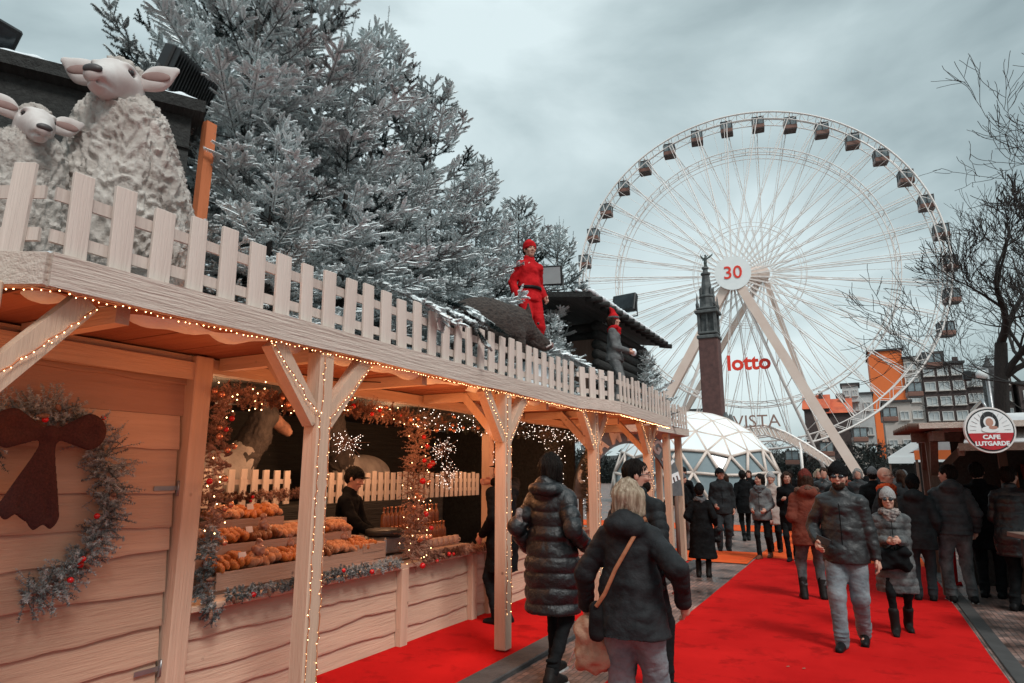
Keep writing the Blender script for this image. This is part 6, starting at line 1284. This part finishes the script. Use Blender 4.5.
# ================================================================== right side: wooden shelter, cafe stall, round sign
sh_ = empty('wooden_shelter', (1.1, 12.3, 0), label='open brown timber shelter with a flat snow-edged roof behind the round cafe sign', cat='shelter'); sh_.scale = (1, 1, .895)
def sp(x, y): return (x - 1.1, y - 12.3)
b = MB(); b.box((*sp(1.02, 13.5), 1.25), (.13, .13, 2.5)); b.build('post', M['brownwood'], sh_); b = MB(); b.box((*sp(.93, 11.1), 1.18), (.13, .13, 2.36)); b.build('post', M['brownwood'], sh_)
b = MB(); b.box((*sp(3.2, 11.2), 1.15), (.12, .12, 2.3)); b.build('post', M['brownwood'], sh_)
b = MB(); b.beam((*sp(.93, 9.9), 2.36), (*sp(1.02, 14.0), 2.50), .12, .14); b.beam((*sp(.7, 11.1), 2.40), (*sp(4.5, 11.1), 2.40), .12, .14); b.build('beam', M['brownwoodx'], sh_)
for (p, q) in (((.93, 11.1, 1.8), (.93, 10.6, 2.33)), ((.93, 11.1, 1.8), (1.4, 11.1, 2.34)), ((1.02, 13.5, 1.9), (1.0, 13.0, 2.44))): b = MB(); b.beam((*sp(p[0], p[1]), p[2]), (*sp(q[0], q[1]), q[2]), .09, .09); b.build('brace', M['brownwood'], sh_)
b = MB(); b.add([(*sp(.72, 9.75), 2.46), (*sp(5, 9.75), 2.46), (*sp(5, 14.2), 2.62), (*sp(.78, 14.2), 2.62), (*sp(.72, 9.75), 2.54), (*sp(5, 9.75), 2.54), (*sp(5, 14.2), 2.70), (*sp(.78, 14.2), 2.70)], [(3, 2, 1, 0), (4, 5, 6, 7), (0, 1, 5, 4), (1, 2, 6, 5), (2, 3, 7, 6), (3, 0, 4, 7)]); b.build('roof', M['fascia'], sh_)
for i in range(8): b = MB(); y_ = 9.9 + .55 * i; b.tube([(*sp(.60, y_), 2.50 + .02 * i), (*sp(.95, y_), 2.50 + .02 * i)], .05, 8); b.build('rafter', M['brownwood'], sh_)
cs = empty('cafe_stall', (1.9, 10.2, 0), label='dark timber cafe stall at the right edge with a sloping pale awning', cat='market stall')
def cp(x, y): return (x - 1.9, y - 10.2)
M['awn'] = mat('pale_awning_cloth', (.58, .58, .58), rough=.7, c2=(.45, .45, .46), nscale=2)
b = MB(); b.add([(*cp(1.16, 9.7), 2.02), (*cp(4.4, 9.5), 2.02), (*cp(4.4, 11.4), 2.48), (*cp(1.5, 11.4), 2.48), (*cp(1.16, 9.7), 1.98), (*cp(4.4, 9.5), 1.98), (*cp(4.4, 11.4), 2.44), (*cp(1.5, 11.4), 2.44)], [(3, 2, 1, 0), (4, 5, 6, 7), (0, 1, 5, 4), (1, 2, 6, 5), (2, 3, 7, 6), (3, 0, 4, 7)]); b.build('awning', M['awn'], cs)
b = MB(); b.beam((*cp(1.10, 9.68), 1.96), (*cp(4.4, 9.46), 1.96), .07, .09); b.build('eave_beam', M['brownwoodx'], cs)
b = MB(); b.beam((*cp(1.12, 9.72), 1.90), (*cp(1.5, 11.6), 2.42), .07, .09); b.build('rafter', M['brownwood'], cs)
b = MB(); b.box((*cp(3.2, 12.4), 1.2), (3.8, .06, 2.4)); b.build('back_wall', M['darkwood'], cs)
b = MB(); b.box((*cp(2.75, 10.9), .50), (1.5, .5, 1.0)); b.build('counter', M['darkwood'], cs); b = MB(); b.box((*cp(2.7, 10.85), 1.03), (1.7, .62, .05), bev=.006); b.build('counter_top', M['brownwoodx'], cs)
for x_ in (1.85, 2.9): b = MB(); b.box((*cp(x_, 11.8), 1.1), (.1, .1, 2.2)); b.build('post', M['brownwood'], cs)
for i in range(9): b = MB(); b.box((*cp(2.0 + .22 * i, 12.3), 1.55 + .12 * (i % 3)), (.16, .1, .22)); b.build('shelf_item', [FB['tan'], FB['rh'], M['cupm']][i % 3], cs)
# table at the right edge
tbx = empty('bar_table', (1.72, 8.75, 0), .2, label='dark standing table with crossed legs cut by the right edge', cat='table'); b = MB(); b.box((0.1, 0, 1.0), (.8, .7, .05), bev=.006); b.build('table_top', M['brownwoodx'], tbx)
for s in (-1, 1): b = MB(); b.beam((-.2, s * .28, 0), (-.2, s * .2, .98), .05, .05); b.build('leg', M['black'], tbx); b = MB(); b.beam((.4, s * .28, 0), (.4, s * .2, .98), .05, .05); b.build('leg', M['black'], tbx)
# red fire extinguisher-like slim post beside shelter post
b = MB(); b.tube([(0, 0, .03), (0.03, 0, .95)], .035, 10); b.tube([(-.06, 0, 0), (.08, 0, .03)], .03, 8); tag(b.build('red_stand', FB['red'], loc=(1.12, 12.2, 0)), 'slim bright red stand at the foot of the shelter post', 'stand')
# round sign
cS = atY(989.5, 430, 9.3); sg = empty('round_sign', cS, 0, label='oval hanging sign with a nun emblem above a red band reading CAFE LUTGARDE', cat='sign')
sdir = nrm(np.array([cos(radians(8)), sin(radians(8)), 0])); sn_ = np.array([sdir[1], -sdir[0], 0]); pz = np.array([0, 0, 1.])
pw = (atY(1016, 430, 9.3) - atY(963, 430, 9.3))[0] / 2; ph_ = (atY(989, 407, 9.3) - atY(989, 453, 9.3))[2] / 2
def ovl(rx, rz, o0, o1, name, m, n=48, zmin=-9, zmax=9, c=(0, 0)):
    b = MB(); P = []
    for o_ in (o0, o1):
        for i in range(n): a = 2 * pi * i / n; zz = min(max(rz * sin(a), zmin), zmax); P.append(sdir * (rx * cos(a) * 1.0 + c[0]) + pz * (zz + c[1]) + sn_ * o_)
    b.add(P, [tuple(range(n - 1, -1, -1)), tuple(range(n, 2 * n))] + [(i, (i + 1) % n, n + (i + 1) % n, n + i) for i in range(n)]); return b.build(name, m, sg)
ovl(pw, ph_, -.04, .020, 'rim', M['white']); ovl(pw * .935, ph_ * .925, .0, .024, 'dark_ring', M['black']); ovl(pw * .885, ph_ * .865, .0, .028, 'face', M['signwhite'])
rp_ = MB(); n = 32; P = []   # lower red band
a0 = math.asin(-.16); 
arcp = [(pw * .885 * cos(a), ph_ * .865 * sin(a)) for a in np.linspace(pi - a0, 2 * pi + a0, n)]
P = [sdir * x_ + pz * z_ + sn_ * .0285 for x_, z_ in arcp] + [sdir * x_ + pz * z_ + sn_ * .032 for x_, z_ in arcp]
rp_.add(P, [tuple(range(n - 1, -1, -1)), tuple(range(n, 2 * n))] + [(i, (i + 1) % n, n + (i + 1) % n, n + i) for i in range(n)]); rp_.build('red_band', mat('sign_red', (.55, .02, .03), rough=.4), sg)
text('CAFE', 'lettering', ph_ * .25, sdir * 0 - pz * ph_ * .32 + sn_ * .034, sdir, pz, M['signwhite'], sg, ext=.002, bold=.003, font_w=1.1); text('LUTGARDE', 'lettering', ph_ * .25, -pz * ph_ * .60 + sn_ * .034, sdir, pz, M['signwhite'], sg, ext=.002, bold=.003, font_w=1.0)
u = ph_
ovl(u * .34, u * .50, .028, .031, 'veil', M['black'], c=(0, u * .30), zmin=-u * .36); ovl(u * .22, u * .24, .031, .034, 'wimple', M['signwhite'], c=(0, u * .34)); ovl(u * .32, u * .14, .031, .035, 'collar', M['signwhite'], c=(0, u * .02)); ovl(u * .14, u * .18, .034, .037, 'nun_face', M['skin'], c=(0, u * .33)); ovl(u * .16, u * .07, .035, .038, 'hand', M['skin'], c=(u * .12, u * .10))
b = MB()
for i in range(13):
    a = pi * (i + .0) / 12; r0_, r1_ = .55, .80
    if abs(a - pi / 2) < .15: continue
    b.beam(sdir * pw * r0_ * cos(a) + pz * ph_ * (r0_ * sin(a)) + sn_ * .0295, sdir * pw * r1_ * cos(a) + pz * ph_ * (r1_ * sin(a)) + sn_ * .0295, .004, .002)
b.build('rays', M['metal'], sg)['kind'] = 'stuff'
b = MB(); b.tube([pz * ph_ * .9, pz * (ph_ + .10) - sn_ * .1, np.array([.0, 1.1, ph_ + .05])], .018, 8); b.build('arm', M['metal'], sg)
# street lamp and loudspeaker mast behind
lp = atY(1001, 470, 20); root = empty('street_lamp', (lp[0], lp[1], 0), label='slim street lamp with a pale globe in front of the turret', cat='street lamp'); zt = atY(1001, 368, 20)[2]
b = MB(); b.tube([(0, 0, 0), (0, 0, zt)], .05, 8); b.tube([(0, 0, zt), (-.35, 0, zt + .1)], .025, 6); b.build('pole', M['metal'], root); b = MB(); b.ball((-.12, -.05, zt - .15), .13, 14, 10); b.build('globe', M['signwhite'], root); b = MB(); b.box((-.42, 0, zt - .15), (.18, .18, .26), bev=.03); b.build('speaker', M['black'], root)
# white stalls tops far right under the wheel
for i, (x_, y_, w_) in enumerate(((1.3, 33, 2.4), (1.6, 24.5, 2.2), (3.4, 40, 3.0))):
    root = empty('canvas_stall', (x_ + 1, y_, 0), label=('white canvas stall roof behind the crowd left of the shelter', 'white and orange market tent between crowd and shelter', 'far white market tent under the dark houses')[i], cat='market tent'); h0 = 2.3
    b = MB(); b.add([(-w_ / 2, -1.2, h0), (w_ / 2, -1.2, h0), (w_ / 2, 1.2, h0), (-w_ / 2, 1.2, h0), (0, -1.2, h0 + .8), (0, 1.2, h0 + .8)], [(0, 1, 4), (1, 2, 5, 4), (2, 3, 5), (3, 0, 4, 5), (3, 2, 1, 0)]); b.build('roof', M['signwhite'] if i != 1 else M['awn'], root)
    b = MB(); b.box((0, -1.21, h0 - .12), (w_, .02, .28)); b.build('valance', M['or'] if i == 1 else M['signwhite'], root)
    for sx_ in (-1, 1): b = MB(); b.box((sx_ * (w_ / 2 - .05), -1.15, h0 / 2), (.07, .07, h0)); b.build('leg', M['brownwood'], root)
    b = MB(); b.box((0, .9, 1.0), (w_ - .2, .05, 2.0)); b.build('back_panel', M['darkwood'], root)
# litter on the carpet
for i, (px_, py_, lb) in enumerate(((787, 670, 'tiny dark leaf on the red carpet low in the middle'), (803, 672, 'small curled leaf on the red carpet beside the smaller one'))):
    p = gnd(px_, py_); b = MB(); b.add([(0, 0, 0), (.026, .005, .004), (.016, .016, .007), (-.006, .011, .002)], [(0, 1, 2, 3)]); tag(b.build('dry_leaf', M['cone'], loc=(p[0], p[1], .026)), lb, 'leaf')

# blank price cards and cellophane bags among the pastries
R_ = random.Random(5)
for i, (x_, y_, z_) in enumerate(((-4.33, 3.72, 1.02), (-4.33, 4.35, 1.02), (-4.54, 3.95, 1.19), (-4.54, 4.75, 1.19), (-4.78, 4.15, 1.36))):
    b = MB(); b.box((0, 0, 0), (.004, .075, .05)); o = b.build('price_card', M['white'], loc=(x_, y_, z_)); o.rotation_euler = (0, -.3, R_.uniform(-.2, .2)); tag(o, 'small blank white card stuck in the pastries, %s' % ('near end of lowest row', 'middle of lowest row', 'near end of middle row', 'far end of middle row', 'on the top row')[i], 'price card', 'small cards among the pastries')
for i in range(6):
    q = SDF(); w_ = R_.uniform(.045, .055); q.ell((0, 0, .04), (w_, w_ * .9, .05), k=.02); q.cap((0, 0, .08), (0, 0, .11), .014, .028, k=.02); V, F = q.mesh(.010); N = vnormals(V, F); V = V + N * (vnoise(V, 40, i) * .012)[:, None]
    tag(np_mesh('cellophane_bag', V, F, M['cello'], loc=((-4.36, -4.58, -4.5)[i % 3], 3.9 + .23 * i, (1.0, 1.17, 1.0)[i % 3])), 'twisted clear bag of biscuits standing among the pastries', 'bag of biscuits', 'bags of biscuits among the pastries')
